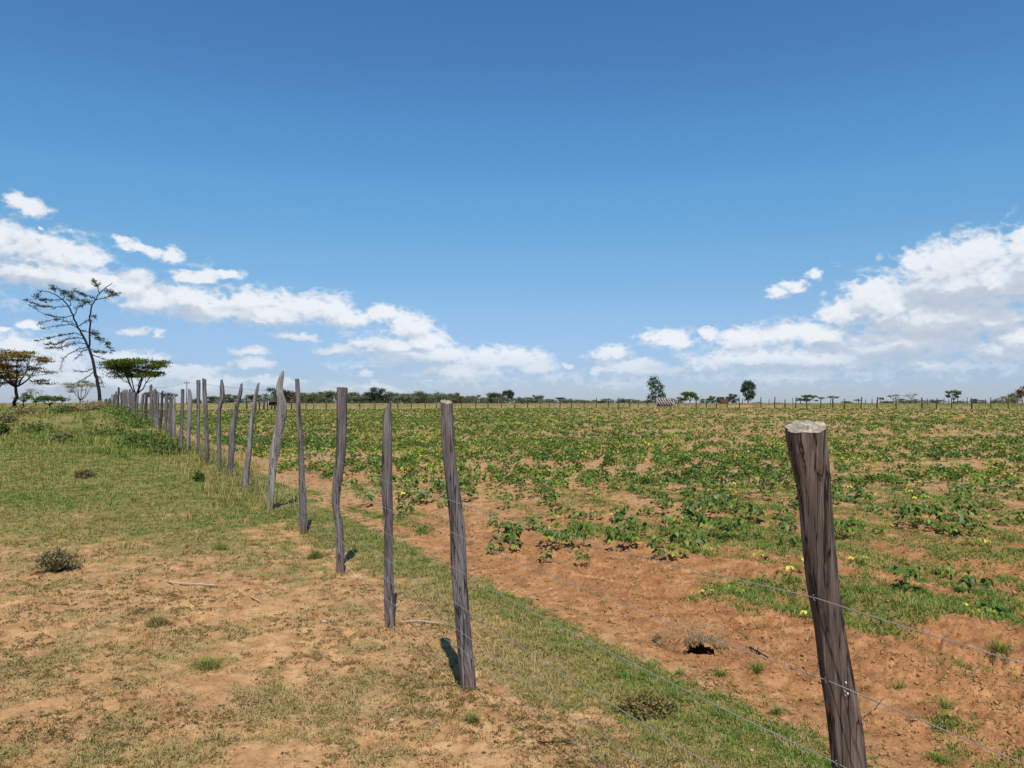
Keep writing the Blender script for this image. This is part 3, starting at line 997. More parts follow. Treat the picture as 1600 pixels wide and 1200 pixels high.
def post(profile, Y, mat='wood', seg=20, rings=34, facet=0.10, top=(0.0, 0.0, 0.0), pale_top=False, label='', group='rough posts of the near wire fence', seed=0, name='fence_post', ground_y=None):
    """profile: (centre column, row, width) from the top down, as read off the photo, standing at depth Y"""
    rng = np.random.default_rng(seed + 100)
    pr = cat_interp(profile, rings)
    P = np.array([at(c, y, Y) for c, y, w in pr])
    R = np.array([w / 2 * Y / F_PX for c, y, w in pr])
    base = P[-1].copy()
    base[2] = gz(base[0], base[1])
    P[-1, 2] = min(P[-1, 2], base[2])
    # sink the foot
    P = np.vstack([P, [P[-1] + np.array([0, 0, -0.12])]])
    R = np.append(R, R[-1])
    th = np.arange(seg) / seg * 2 * np.pi
    hh = P[:, 2]
    amp = np.array([facet, facet * 0.7, facet * 0.5])
    ph = rng.uniform(0, 6.28, 3)
    prof = 1 + amp[0] * np.cos(2 * th + ph[0]) + amp[1] * np.cos(3 * th + ph[1]) + amp[2] * np.cos(5 * th + ph[2])
    n_ = len(P)
    G = perlin(th[None, :] * 2.2 + 0.3 * hh[:, None], hh[:, None] * 2.6 + seed * 3.1, seed) * 0.14 + perlin(th[None, :] * 6.0, hh[:, None] * 4.0 + seed, seed + 5) * 0.05 + perlin(th[None, :] * 4.5, hh[:, None] * 0.8 + seed * 2.0, seed + 6) * 0.11
    RR = R[:, None] * (prof[None, :] + G)
    off = np.stack([np.cos(th), np.sin(th), np.zeros(seg)], 1)
    V = P[:, None, :] + RR[:, :, None] * off[None, :, :]
    # slanting, chipped top: lift the first rings
    dx, dy, jag = top
    lift = (dx * off[:, 0] + dy * off[:, 1]) * R[0] + jag * R[0] * perlin(th * 1.9 + seed, th * 0 + seed * 1.7, seed + 9)
    for k_ in range(4):
        V[k_, :, 2] += lift * (1 - k_ / 4.0)
    rim = V[0].copy()
    V = V.reshape(-1, 3)
    i = np.arange(n_ - 1)[:, None] * seg
    j = np.arange(seg)[None, :]
    j2 = (j + 1) % seg
    q = np.stack([i + j, i + seg + j, i + seg + j2, i + j2], -1).reshape(-1, 4)
    org = Vector(base)
    Vb = V - base
    # top face: two inner rings with a rough surface
    cen = rim.mean(0)
    r1 = cen + (rim - cen) * 0.62
    r1[:, 2] += rng.normal(0, 0.045, seg) * R[0] + 0.04 * R[0]
    r2 = cen + (rim - cen) * 0.28
    r2[:, 2] += rng.normal(0, 0.06, seg) * R[0] + 0.07 * R[0]
    cv = np.vstack([rim, r1, r2, [cen + np.array([0, 0, 0.08 * R[0]])]]) - base
    jj = np.arange(seg)
    j2_ = (jj + 1) % seg
    cq = np.vstack([np.stack([jj, j2_, seg + j2_, seg + jj], -1), np.stack([seg + jj, seg + j2_, 2 * seg + j2_, 2 * seg + jj], -1)])
    ct = np.stack([2 * seg + jj, 2 * seg + j2_, np.full(seg, 3 * seg)], -1)
    if pale_top:
        root = empty(name, org)
        obj('shaft', mesh_np('post_shaft', Vb, None, q, None, True), M[mat], root)
        c2 = cv.copy()
        c2[:seg] = (c2[:seg] - c2[:seg].mean(0)) * 1.02 + c2[:seg].mean(0)
        obj('cut_top', mesh_np('post_cut_top', c2, ct, cq, None, False), M['endgrain'], root)
    else:
        b = MB()
        b.add(Vb, None, q)
        b.add(cv, ct, cq)
        root = obj(name, b.mesh('fence_post'), M[mat], None, org)
        for p in root.data.polygons:
            p.use_smooth = True
    tag(root, label, 'fence post', group)
    return root, P, R


POSTS = []          # (axis points, radii) for the wires
near_profiles = [
    # right-hand post close to the camera
    dict(Y=2.15, prof=[(1260, 667, 58), (1261, 690, 56), (1266, 720, 53), (1271, 752, 47), (1274, 785, 44), (1280, 850, 43), (1287, 915, 43), (1297, 975, 40), (1308, 1050, 44), (1320, 1125, 46), (1328, 1200, 48), (1352, 1360, 50), (1375, 1516, 52)],
         mat='wood_brown', seg=48, rings=80, facet=0.085, top=(0.10, 0.30, 0.12), pale=True, label='thick dark brown post closest to the camera, whitish jagged cut top'),
    dict(Y=4.245, prof=[(698, 628, 18.5), (699, 660, 18.5), (700.5, 695, 18.5), (709, 770, 20), (714, 820, 21), (716.5, 870, 22), (718, 900, 21), (723, 967, 20.5), (729, 1033, 22.5), (733, 1075, 22.5)],
         mat='wood', seg=28, rings=54, facet=0.09, top=(-0.1, 0.3, 0.18), pale=True, label='grey post leaning left with white cut top and long vertical cracks'),
    dict(Y=5.417, prof=[(605.5, 634, 11), (605, 650, 13), (604.5, 700, 15), (604, 770, 17), (606, 800, 14), (607, 835, 13.5), (607, 870, 13.5), (608, 933, 15.5), (610, 977, 16.5)],
         mat='wood', seg=24, rings=44, facet=0.08, top=(1.4, 0.2, 0.2), label='grey post with slanting pointed top, just left of the white-topped post'),
    dict(Y=7.1, prof=[(534.5, 606, 16), (533.5, 670, 14.5), (532, 720, 14), (528, 748, 13.5), (525, 778, 12), (525, 798, 10), (530, 816, 11), (531, 850, 12), (531.5, 893, 12.5)],
         mat='wood', seg=24, rings=44, facet=0.08, top=(0, 0, 0.12), label='thick square-topped grey post with a kink near its foot'),
    dict(Y=9.11, prof=[(464.2, 592, 6.5), (466, 620, 7), (467.5, 650, 7.2), (470, 685, 8), (471.3, 735, 9), (473, 785, 10.5), (474, 833, 11.5)],
         mat='wood', seg=18, rings=36, facet=0.08, top=(0, 0, 0.15), label='slim straight grey post widening to its foot, left of square-topped post'),
    dict(Y=11.1, prof=[(441.8, 580, 3.5), (439.5, 590, 7.5), (436.5, 602, 8.5), (436.5, 614, 9.5), (440.5, 626, 12.5), (440.5, 645, 13), (435.5, 672, 12.5), (429.5, 700, 12.5), (425.5, 735, 11), (423.5, 770, 9), (422, 795, 8)],
         mat='wood_light', seg=18, rings=40, facet=0.08, top=(0.2, 0, 0.2), label='tallest crooked S-bent post with bleached patch and pointed tip'),
    dict(Y=13.0, prof=[(403.5, 599, 3.5), (402, 606, 5), (398, 625, 6), (393, 660, 6.5), (390, 700, 8), (385.5, 735, 8.5), (382.5, 770, 9.5)],
         mat='wood_light', seg=14, rings=30, facet=0.08, top=(0.9, 0, 0.4), label='light grey post leaning strongly right with split tip'),
    dict(Y=15.6, prof=[(377, 600, 3.5), (376, 613, 6), (369, 640, 6), (363, 670, 9), (362.5, 700, 9), (360.5, 720, 7), (359, 745, 6)],
         mat='wood', seg=14, rings=30, facet=0.08, top=(0.8, 0, 0.3), label='dark-bellied post leaning right, bulging below its middle'),
    dict(Y=17.2, prof=[(346, 593, 3.5), (346.5, 602, 7), (347.5, 620, 7), (342, 640, 6.5), (341.5, 680, 7), (343, 715, 6), (343, 735, 6)],
         mat='wood', seg=14, rings=30, facet=0.08, top=(0.2, 0, 0.3), label='wavy grey post with hooked top between two leaning posts'),
    dict(Y=18.5, prof=[(319, 592, 5.5), (319.5, 610, 5.5), (321.5, 640, 5.5), (323, 680, 5.5), (324.5, 727, 5.5)],
         mat='wood', seg=12, rings=24, facet=0.08, top=(-0.4, 0, 0.3), label='straight grey post, right one of a close pair on the left fence'),
    dict(Y=20.5, prof=[(310, 594, 6), (310, 620, 5.5), (309.5, 640, 5), (310, 680, 5), (311, 716, 5)],
         mat='wood', seg=12, rings=24, facet=0.08, top=(0, 0, 0.3), label='dark-banded grey post, left one of a close pair on the left fence'),
    dict(Y=22.0, prof=[(296, 608, 4), (297, 622, 6.5), (295.5, 650, 7.5), (294.5, 680, 6.5), (293.5, 710, 5)],
         mat='wood_light', seg=12, rings=24, facet=0.08, top=(-0.7, 0, 0.4), label='whitish pale post with bark gone, left of the close pair'),
    dict(Y=24.5, prof=[(285.5, 608, 4.5), (285, 640, 4.7), (283.5, 670, 5), (283, 701, 5)],
         mat='wood', seg=12, rings=20, facet=0.08, top=(0, 0, 0.2), label='straight grey post immediately left of the whitish pale post'),
]
for i_, d_ in enumerate(near_profiles):
    root, P_, R_ = post(d_['prof'], d_['Y'], d_['mat'], d_['seg'], d_['rings'], d_['facet'], d_['top'], d_.get('pale', False), d_['label'], seed=i_ + 1)
    POSTS.append((P_, R_))
    if i_ == 0:
        NEAR_POST = root

ORD = ['first', 'second', 'third', 'fourth', 'fifth', 'sixth', 'seventh', 'eighth', 'ninth', 'tenth', 'eleventh', 'twelfth', 'thirteenth', 'fourteenth', 'fifteenth', 'sixteenth', 'seventeenth', 'eighteenth', 'nineteenth', 'twentieth']
far_run = [(272, 616, 271, 28.0, 5), (268, 622, 265.5, 30.0, 4.5), (260.5, 617, 256.5, 32.0, 5), (254, 611, 249, 34.0, 4), (242, 608, 243.5, 36.0, 5), (236, 601, 236, 38.5, 5.5), (229, 613, 229, 40.5, 4.5), (224, 615, 221, 42.5, 4.5),
           (207, 611, 206.5, 46, 3.6), (203, 608, 203, 48, 3.6), (198, 609, 198, 50, 3.6), (194.5, 609, 195, 52, 3.4), (189, 613, 190, 55, 3.4), (185.5, 605, 185, 57, 3.6), (178.5, 616, 179, 61, 3), (175, 616, 174.5, 64, 3), (169, 624, 169, 71, 2.6), (166, 623, 166, 76, 2.6), (163.5, 624, 163.5, 81, 2.4), (159, 626, 159, 88, 2.2), (181.5, 612, 181, 59, 3), (192, 611, 192.5, 53.5, 3.2), (200.5, 612, 200, 49, 3.2), (210.5, 613, 210, 45, 3.4), (215, 615, 214, 44, 3.2), (172, 622, 172, 67, 2.6), (161, 628, 161, 84, 2.2), (155.5, 630, 155.5, 95, 2), (247, 617, 246, 35, 4), (266, 625, 263, 31, 4)]
far_run.sort(key=lambda f: f[3])
for i_, (xt, yt, xb, Yd, wd_) in enumerate(far_run):
    b_ = at(xb, 600, Yd)
    zb = gz(b_[0], Yd)
    yb = 622 + (EYE - zb) / Yd * F_PX
    mid = (xt + xb) / 2 + random.uniform(-1, 1) * wd_ * 0.4
    lab = '%s weathered post beyond the whitish one, in the left fence' % ORD[i_ + 1] if i_ < 10 else '%s post in the crowded far run of the left fence, counted leftwards' % ORD[i_ - 10]
    root, P_, R_ = post([(xt, yt, wd_ * 0.75), (xt * 0.75 + xb * 0.25, yt * 0.8 + yb * 0.2, wd_), (mid, (yt + yb) / 2, wd_ * 1.05), (xb, yb, wd_)], Yd, random.choice(['wood', 'wood', 'wood_light', 'wood_far']), 8, 10, 0.08, (random.uniform(-.6, .6), 0, 0.4), False, lab, seed=50 + i_)
    POSTS.append((P_, R_))


# ------------------------------------------------------------------ fence wires
WIRE_H = [1.045, 0.86, 0.675, 0.49, 0.35, 0.22]
WNAME = ['top', 'second', 'third', 'fourth', 'fifth', 'lowest']


def axis_at(P, R, h):
    z = P[:, 2]
    o = np.argsort(z)
    return np.array([np.interp(h, z[o], P[o, 0]), np.interp(h, z[o], P[o, 1]), h]), np.interp(h, z[o], R[o])


NRM = np.array([0.8836, 0.4683, 0.0])
for k_, h0 in enumerate(WIRE_H):
    rng = np.random.default_rng(300 + k_)
    pts = []
    # the next post of the run stands behind the picture's edge: the wire goes on to it
    first, _r = axis_at(*POSTS[0], 1.05 - 0.0 + (h0 - 1.045) * 1.22)
    ext = first + np.array([0.53, -1.0, 0.0]) * 2.0
    pts.append(ext - NRM * 0.05)
    for i_, (P_, R_) in enumerate(POSTS[:24]):
        hz = (1.05 + (h0 - 1.045) * 1.22) if i_ == 0 else h0 + rng.normal(0, 0.012)
        zb = P_[-2, 2] if i_ > 0 else 0.0
        a_, r_ = axis_at(P_, R_, hz + max(0.0, zb))
        pts.append(a_ - NRM * (r_ * 1.07 + 0.002))
    line = [pts[0]]
    for a_, b_ in zip(pts[:-1], pts[1:]):
        L = np.linalg.norm(b_ - a_)
        sag = 0.008 * L
        nseg = 14 if b_[1] < 14 else 6
        ph = rng.uniform(0, 6.28)
        for t in np.linspace(0, 1, nseg + 1)[1:]:
            p = a_ * (1 - t) + b_ * t
            env = 4 * t * (1 - t)
            line.append(p + np.array([0, 0, -sag * env + 0.003 * env * math.sin(ph + 9 * t)]) + NRM * 0.003 * env * math.sin(ph * 2 + 7 * t))
    line = np.array(line)
    b = MB()
    rad = 0.0014 + 0.00002 * np.clip(np.abs(line[:, 1]), 0, 20)
    b.tube(line, rad, 5)
    o = obj('fence_wire', b.mesh('fence_wire'), M['wire'])
    tag(o, '%s plain wire strand strung along the near fence posts' % WNAME[k_], 'wire', 'wire strands of the near fence')

def white_stain():
    p = at(1298, 1072, 2.15)
    a_, r_ = axis_at(*POSTS[0], p[2])
    rng = np.random.default_rng(9)
    b = MB()
    for i in range(4):
        c = a_ + np.array([rng.normal(0, 0.004), -r_ * 1.12, rng.normal(0, 0.010)]) - np.array(NEAR_POST.location)
        w_, h_ = rng.uniform(0.0009, 0.0022), rng.uniform(0.0015, 0.0045)
        b.add([c + [-w_, 0, 0], c + [0, -0.0015, -h_], c + [w_, 0, 0], c + [0, -0.001, h_], c + [0, 0.012, 0]], [(0, 1, 4), (1, 2, 4), (2, 3, 4), (3, 0, 4)], [(3, 2, 1, 0)])
    o = obj('white_stain', b.mesh('white_stain'), M['stain'], NEAR_POST)
    o['label'] = 'small white bird dropping on the post'


white_stain()
# staples that hold the strands on the closest post
for k_, h0 in enumerate(WIRE_H[:3]):
    a_, r_ = axis_at(*POSTS[0], 1.05 + (h0 - 1.045) * 1.22)
    c = a_ - NRM * (r_ * 1.09 + 0.004) - np.array(NEAR_POST.location)
    b = MB()
    u = np.array([-0.25, 0, 0.95]) * 0.008
    b.tube([c + NRM * 0.016 - u, c - u, c - NRM * 0.003, c + u, c + NRM * 0.016 + u], 0.0016, 5)
    obj('staple', b.mesh('staple'), M['wire'], NEAR_POST)


# ------------------------------------------------------------------ crop
def leaflet(b, base, d, up, L, Wd, tint, fold=0.25, droop=0.35):
    """broad folded leaflet growing from base along d"""
    d = d / np.linalg.norm(d)
    sdv = np.cross(d, up)
    sdv /= np.linalg.norm(sdv) + 1e-9
    nn = np.cross(sdv, d)
    def pt(t, w, z):
        return base + d * (t * L) + sdv * (w * Wd) + nn * z * L - np.array([0, 0, droop * L * t * t])
    V = [pt(0, 0, 0), pt(0.22, -0.42, fold * 0.4), pt(0.58, -0.38, fold * 0.45), pt(1.0, 0, 0.0), pt(0.58, 0.38, fold * 0.45), pt(0.22, 0.42, fold * 0.4), pt(0.25, 0, 0), pt(0.6, 0, 0)]
    b.add(V, [(0, 6, 1), (2, 7, 3), (0, 5, 6), (7, 4, 3)], [(1, 6, 7, 2), (6, 5, 4, 7)], tint)


def crop_template(seed, tint, nleaf, hgt, name='crop_plant'):
    rng = np.random.default_rng(seed)
    st = MB()
    fo = MB()
    lean = rng.normal(0, 0.12, 2)
    stem = np.array([[lean[0] * t * hgt, lean[1] * t * hgt, t * hgt - 0.02] for t in np.linspace(0, 1, 5)])
    st.tube(stem, np.linspace(0.0045, 0.0025, 5), 5, 0.4)
    for i in range(nleaf):
        t = 0.35 + 0.65 * (i + 0.5) / nleaf
        p0 = np.array([np.interp(t, np.linspace(0, 1, 5), stem[:, j]) for j in range(3)])
        a = i * 2.4 + rng.uniform(-.5, .5)
        rise = rng.uniform(0.15, 0.9)
        pl = rng.uniform(0.05, 0.11)
        d = np.array([math.cos(a), math.sin(a), rise])
        d /= np.linalg.norm(d)
        p1 = p0 + d * pl
        st.tube([p0, (p0 + p1) / 2 + [0, 0, 0.006], p1], 0.0016, 4, 0.6)
        L = rng.uniform(0.040, 0.066)
        tt = np.clip(tint + rng.normal(0, 0.10) + (0.26 if (rng.random() < 0.08) else 0), 0, 1)
        flat = np.array([math.cos(a), math.sin(a), rng.uniform(-0.5, 0.25)])
        for k, da in enumerate((0.0, 1.35, -1.35)):
            dd = np.array([math.cos(a + da), math.sin(a + da), flat[2] + rng.uniform(-.25, .15)])
            leaflet(fo, p1 + dd * 0.006, dd, np.array([rng.normal(0, 0.35), rng.normal(0, 0.35), 1.0]), L * (1.1 if k == 0 else 0.92), L * 0.98, np.clip(tt + rng.normal(0, 0.05), 0, 1), rng.uniform(0.0, 0.35), rng.uniform(0.2, 1.0))
    root = empty(name, (0, 0, -50))
    obj('stem', st.mesh('crop_stem', True), M['crop_stem'], root)
    obj('foliage', fo.mesh('crop_foliage', True), M['crop'], root)
    return root


T_green = [crop_template(400 + i, 0.30 + 0.07 * (i % 3), n, h) for i, (n, h) in enumerate([(7, 0.14), (9, 0.18), (11, 0.20), (8, 0.16), (12, 0.24), (5, 0.12)])]
T_yellow = [crop_template(440 + i, tt, n, h) for i, (n, h, tt) in enumerate([(3, 0.13, 0.97), (5, 0.12, 0.70), (7, 0.16, 0.68)])]
USED = set()


def place_crop(tmpl, x, y, rz, sc, label, group):
    loc = (x, y, gz(x, y) - 0.004)
    if tmpl.name not in USED:
        USED.add(tmpl.name)
        o = tmpl
        o.location = loc
        o.rotation_euler = (0, 0, rz)
        o.scale = (sc, sc, sc)
    else:
        o = dup(tmpl, loc, rz, (sc, sc, sc))
    tag(o, label, 'crop plant', group)
    return o


traced = [
    (776, 866, 'g', 0, 1.0, 'small dark green crop plant at the field edge nearest the white-topped post'),
    (808, 866, 'g', 5, 0.8, 'tiny crop plant alone in soil right of the white-topped post'),
    (912, 860, 'g', 4, 1.15, 'tall upright crop plant alone on bare soil at mid field edge'),
    (880, 846, 'g', 3, 1.0, 'low crop plant just left of the tall upright one'),
    (858, 834, 'y', 1, 1.0, 'yellow green crop plant in the first row by the fence'),
    (833, 832, 'g', 1, 0.9, 'spreading green crop plant left of the yellow green one in first row'),
    (803, 832, 'g', 0, 0.9, 'small crop plant starting the first row by the fence'),
    (1030, 872, 'g', 3, 0.85, 'narrow crop plant at the left end of the weedy clump'),
    (1060, 874, 'y', 2, 1.1, 'large crop plant with yellow lower leaves in the weedy clump'),
    (1084, 866, 'g', 1, 1.0, 'dark crop plant in the middle of the weedy clump'),
    (1112, 872, 'y', 1, 0.9, 'yellowing crop plant at the right end of the weedy clump'),
    (1187, 882, 'y', 1, 0.8, 'pale yellow green seedling alone near the thick brown post'),
    (1237, 915, 'y', 0, 0.95, 'bright yellow crop plant left of the thick brown post'),
    (1266, 972, 'y', 0, 0.75, 'bright yellow seedling touching the thick brown post in view'),
    (1152, 935, 'y', 1, 0.7, 'pale seedling in the grass patch below the weedy clump'),
    (1160, 815, 'g', 4, 1.25, 'large dark bushy crop plant left of the thick brown post'),
    (1183, 818, 'g', 2, 1.15, 'second large dark crop plant beside the biggest one'),
    (1480, 905, 'y', 2, 0.8, 'yellow green crop plant on bare soil right of the thick post'),
    (1535, 858, 'y', 1, 1.0, 'spreading yellow tinged crop plant at the right bare patch'),
    (1524, 972, 'y', 0, 0.6, 'small yellow seedling in grass at the right side'),
    (1550, 968, 'g', 5, 0.9, 'small green plant right of the yellow seedling'),
    (960, 812, 'y', 0, 0.7, 'tiny yellow seedling alone beyond the tall upright plant'),
    (570, 780, 'y', 1, 0.9, 'yellow green seedling seen between the square-topped and pointed posts'),
    (1420, 826, 'g', 4, 1.3, 'large dark crop plant right of the thick post, left one'),
    (1450, 824, 'g', 2, 1.35, 'large dark crop plant right of the thick post, right one'),
    (1490, 836, 'g', 1, 1.2, 'leafy crop plant standing at the top of the right bare patch'),
    (1340, 882, 'y', 1, 0.8, 'pale yellow seedling just right of the thick post'),
    (1105, 935, 'y', 1, 0.55, 'tiny pale seedling left of the small grass patch'),
]


def crop_density(X, Y):
    s = sdist(X, Y)
    a = fbm(X, Y, 3.2, 4, 0.6, 131)
    b = fbm(X, Y, 0.9, 3, 0.6, 137)
    row = 0.5 + 0.5 * np.cos(2 * np.pi * s / 0.78 + 1.2 * fbm(X, Y, 3.0, 2, 0.5, 31))
    start = np.interp(Y, [5, 8, 12, 18, 30, 60], [1.9, 1.6, 1.5, 1.2, 0.8, 0.4])
    d = 0.48 + a * 1.05 + b * 0.55
    d = d * (0.25 + 0.95 * row)
    d = d * sstep(s, start, start + 1.0)
    near = sstep(Y, 6.8, 8.8)
    d = d * near + 0.06 * (1 - near) * sstep(s, 1.3, 1.8)
    d = np.maximum(d, 0.11 * sstep(s, 1.2, 1.7) * sstep(Y, 6.6, 8.0))
    d = d - 0.9 * np.exp(-((X - 5.0) / 1.3) ** 2 - ((Y - 7.9) / 0.75) ** 2)
    return np.clip(d * np.interp(Y, [8, 14, 25, 60, 130], [1.0, 1.0, 0.92, 0.84, 0.78]) + 0.28 * sstep(Y, 16, 26) * (1 - sstep(X, -3, 12)) * sstep(s, start, start + 1.0), 0, 1)


def build_crop():
    rng = np.random.default_rng(77)
    for i, (px, py, kd, ti, sc, lab) in enumerate(traced):
        x, y = on_ground(px, py)
        place_crop((T_green if kd == 'g' else T_yellow)[ti], x, y, rng.uniform(0, 6.28), sc * rng.uniform(0.92, 1.08), lab, 'crop plants of the near field')
    # candidates on a jittered grid
    cand = []
    for (y0, y1, st) in ((6.0, 30.0, 0.24), (30.0, 62.0, 0.34), (62.0, 130.0, 0.55)):
        gx, gy = np.meshgrid(np.arange(-70, 110, st), np.arange(y0, y1, st))
        gx = gx.ravel()
        gy = gy.ravel()
        k = (np.abs(gx) < gy * 0.82 + 1) & (sdist(gx, gy) > 0.6)
        gx, gy = gx[k], gy[k]
        gx = gx + rng.uniform(-.5, .5, len(gx)) * st
        gy = gy + rng.uniform(-.5, .5, len(gy)) * st
        k = (gy < edge_y(gx) - 0.8) & (rng.uniform(0, 1, len(gx)) < crop_density(gx, gy) * 0.82)
        cand.append(np.stack([gx[k], gy[k]], 1))
    C = np.vstack(cand)
    C = C[np.argsort(C[:, 1])]
    # leave the traced plants room
    tr = np.array([on_ground(p[0], p[1]) for p in traced])
    dm = np.min(np.hypot(C[:, None, 0] - tr[None, :, 0], C[:, None, 1] - tr[None, :, 1]), axis=1)
    C = C[dm > 0.22]
    inframe = (np.abs(C[:, 0]) < C[:, 1] * 0.665)
    first = np.where(inframe)[0][:300 - len(traced)]
    for i in first:
        x, y = C[i]
        yel = rng.random() < 0.09
        t = T_yellow[rng.integers(1, 3)] if yel else T_green[rng.integers(0, 6)]
        lab = 'yellowing broad-leaved crop plant in the near rows of the field' if yel else 'green broad-leaved crop plant in the near rows of the field'
        place_crop(t, x, y, rng.uniform(0, 6.28), rng.uniform(0.6, 1.2), lab, 'yellowing crop plants in the near rows' if yel else 'green crop plants in the near rows')
    rest = np.ones(len(C), bool)
    rest[first] = False
    R = C[rest]
    d = R[:, 1]
    Vs, Qs, Ts = [], [], []
    n0 = 0
    for (a, b_, per, lsz, hgt, spr) in ((5.0, 20.0, 34, 0.056, 0.18, 0.14), (20.0, 36.0, 18, 0.068, 0.17, 0.15), (36.0, 62.0, 11, 0.09, 0.16, 0.17), (62.0, 140.0, 6, 0.14, 0.15, 0.24)):
        P = R[(d >= a) & (d < b_)]
        n = len(P)
        if not n:
            continue
        idx = np.repeat(np.arange(n), per)
        sc = rng.uniform(0.65, 1.2, n)
        pt = np.clip(rng.normal(0.47, 0.15, n) + 0.22 * fbm(P[:, 0], P[:, 1], 6.0, 3, 0.6, 181) + (rng.uniform(0, 1, n) < 0.04) * 0.24, 0, 0.84)
        ang = rng.uniform(0, 6.28, len(idx))
        rr = np.sqrt(rng.uniform(0, 1, len(idx))) * spr * sc[idx]
        cen = np.stack([P[idx, 0] + np.cos(ang) * rr, P[idx, 1] + np.sin(ang) * rr, np.zeros(len(idx))], 1)
        gz_ = ground_z(P[:, 0], P[:, 1])
        cen[:, 2] = gz_[idx] + hgt * sc[idx] * rng.uniform(0.25, 1.1, len(idx)) * (1 - 0.35 * rr / spr)
        V, q, t = leaf_quads(cen, lsz * rng.uniform(0.75, 1.3, len(idx)), rng, 0.45, np.clip(pt[idx] + rng.normal(0, 0.09, len(idx)), 0, 1), 0.9)
        Vs.append(V)
        Qs.append(q + n0)
        Ts.append(t)
        n0 += len(V)
    me = mesh_np('crop_field', np.vstack(Vs), None, np.vstack(Qs), {'tint': np.concatenate(Ts)})
    o = obj('crop_field', me, M['crop'])
    tag(o, 'low leafy green crop covering the field as far as the distant fence', 'crop', kind='stuff')
    print('crop plants', len(C), 'rest', len(R))


build_crop()


# ------------------------------------------------------------------ shrubs, tufts, sticks and stones near the camera
LEAFY = {'greybush': 0.012, 'weed': 0.016, 'dwarf': 0.012}


def tuft(name, px, py, width_px, height_px, kind, label, cat, seed, group=None):
    x, y = on_ground(px, py)
    rng = np.random.default_rng(seed)
    k = y / F_PX
    w = width_px * k / 2
    h = height_px * k
    org = np.array([x, y, gz(x, y)])
    b = MB()
    if kind in ('grass', 'dry', 'green'):
        n = int((130 if kind == 'green' else 300) * max(1, width_px / 40))
        a = rng.uniform(0, 6.28, n)
        r = np.sqrt(rng.uniform(0, 1, n)) * w * 0.62
        r = r * rng.uniform(0.3, 1.3, n)
        pos = np.stack([np.cos(a) * r, np.sin(a) * r, np.full(n, -0.01)], 1)
        pos[:, 2] += ground_z(pos[:, 0] + x, pos[:, 1] + y) - org[2]
        tn = {'grass': 0.45, 'dry': 0.2, 'green': 0.72}[kind]
        V, t, q, tt = blades(pos, h * rng.uniform(0.2, 1.05, n) * np.exp(-(r / (w * 0.75 + 1e-6)) ** 2 * 0.9), np.full(n, 0.0024 + 0.00025 * y), rng.uniform(0.3, 1.5, n), np.clip(tn + rng.normal(0, 0.2, n), 0, 1), rng)
        b.add(V, t, q, tt)
        o = obj(name, b.mesh(name), M['grass'], None, org)
        tag(o, label, cat, group)
        return o
    root = empty(name, org)
    st = MB()
    n = int(60 * max(1, width_px / 50))
    cen = []
    for i in range(n):
        a = rng.uniform(0, 6.28)
        rr = rng.uniform(0.1, 1.0)
        tip = np.array([math.cos(a) * w * rr, math.sin(a) * w * rr * 0.8, h * (1 - 0.45 * rr * rr) * rng.uniform(0.25, 1.05)])
        mid = tip * 0.5 + np.array([0, 0, 0.08 * h]) + rng.normal(0, 0.08 * w, 3)
        st.tube([np.array([tip[0] * 0.15, tip[1] * 0.15, -0.02]), mid, tip], [0.004, 0.0028, 0.0015], 4, 0.4)
        m = 34
        t = rng.uniform(0.35, 1.0, m)[:, None]
        c = (1 - t) * mid + t * tip + rng.normal(0, 0.10 * w, (m, 3))
        c[:, 2] = np.maximum(c[:, 2], 0.005)
        cen.append(c)
    cen = np.vstack(cen)
    V, q, tt = leaf_quads(cen, np.full(len(cen), LEAFY[kind] + 0.0013 * y) * rng.uniform(0.7, 1.3, len(cen)), rng, 0.35, np.clip(rng.normal(0.5, 0.22, len(cen)), 0, 1), 0.55)
    b.add(V, None, q, tt)
    obj('stem', st.mesh('stem'), M['bark_grey'], root)
    obj('foliage', b.mesh('foliage'), M['greybush' if kind == 'greybush' else ('herb' if kind == 'dwarf' else 'weed')], root)
    tag(root, label, cat, group)
    return root


tuft('small_shrub', 90, 893, 72, 33, 'greybush', 'dark grey-green dwarf shrub on the bare pasture at far left', 'shrub', 601)
tuft('grass_tuft', 344, 858, 44, 20, 'green', 'small dark green tuft on the turf above the bent stick', 'grass tuft', 602)
tuft('small_shrub', 310, 752, 20, 16, 'weed', 'tiny dark green bush on turf left of the leaning pale post', 'shrub', 603)
tuft('small_shrub', 132, 747, 30, 14, 'greybush', 'low brownish bush on the green turf at the left', 'shrub', 604)
tuft('grass_tuft', 245, 977, 60, 28, 'dry', 'dry olive grass tuft below the bent stick', 'grass tuft', 605)
tuft('grass_tuft', 492, 872, 34, 26, 'grass', 'green grass tuft left of the square-topped post foot', 'grass tuft', 606)
tuft('grass_tuft', 325, 1040, 90, 22, 'grass', 'greyish green tuft on sandy ground at lower left', 'grass tuft', 607)
tuft('small_shrub', 1012, 1112, 96, 24, 'dwarf', 'dark green weed clump in the verge under the wires', 'weed', 608)
tuft('grass_tuft', 738, 1132, 34, 22, 'grass', 'small sprig of grass on bare soil below the leaning post', 'grass tuft', 609)
tuft('grass_tuft', 1215, 1118, 36, 26, 'green', 'green grass tuft in soil left of the thick post', 'grass tuft', 610)
tuft('grass_tuft', 1478, 1104, 26, 32, 'green', 'upright green tuft in soil right of the thick post', 'grass tuft', 611)
tuft('grass_tuft', 1406, 1078, 40, 22, 'green', 'spreading green tuft nearest the thick post on its right', 'grass tuft', 612)
tuft('grass_tuft', 1470, 1190, 60, 26, 'green', 'wide green tuft in the lower right corner', 'grass tuft', 613)
tuft('grass_tuft', 1062, 1055, 24, 20, 'green', 'fresh green tuft just below the dark burrow', 'grass tuft', 614)
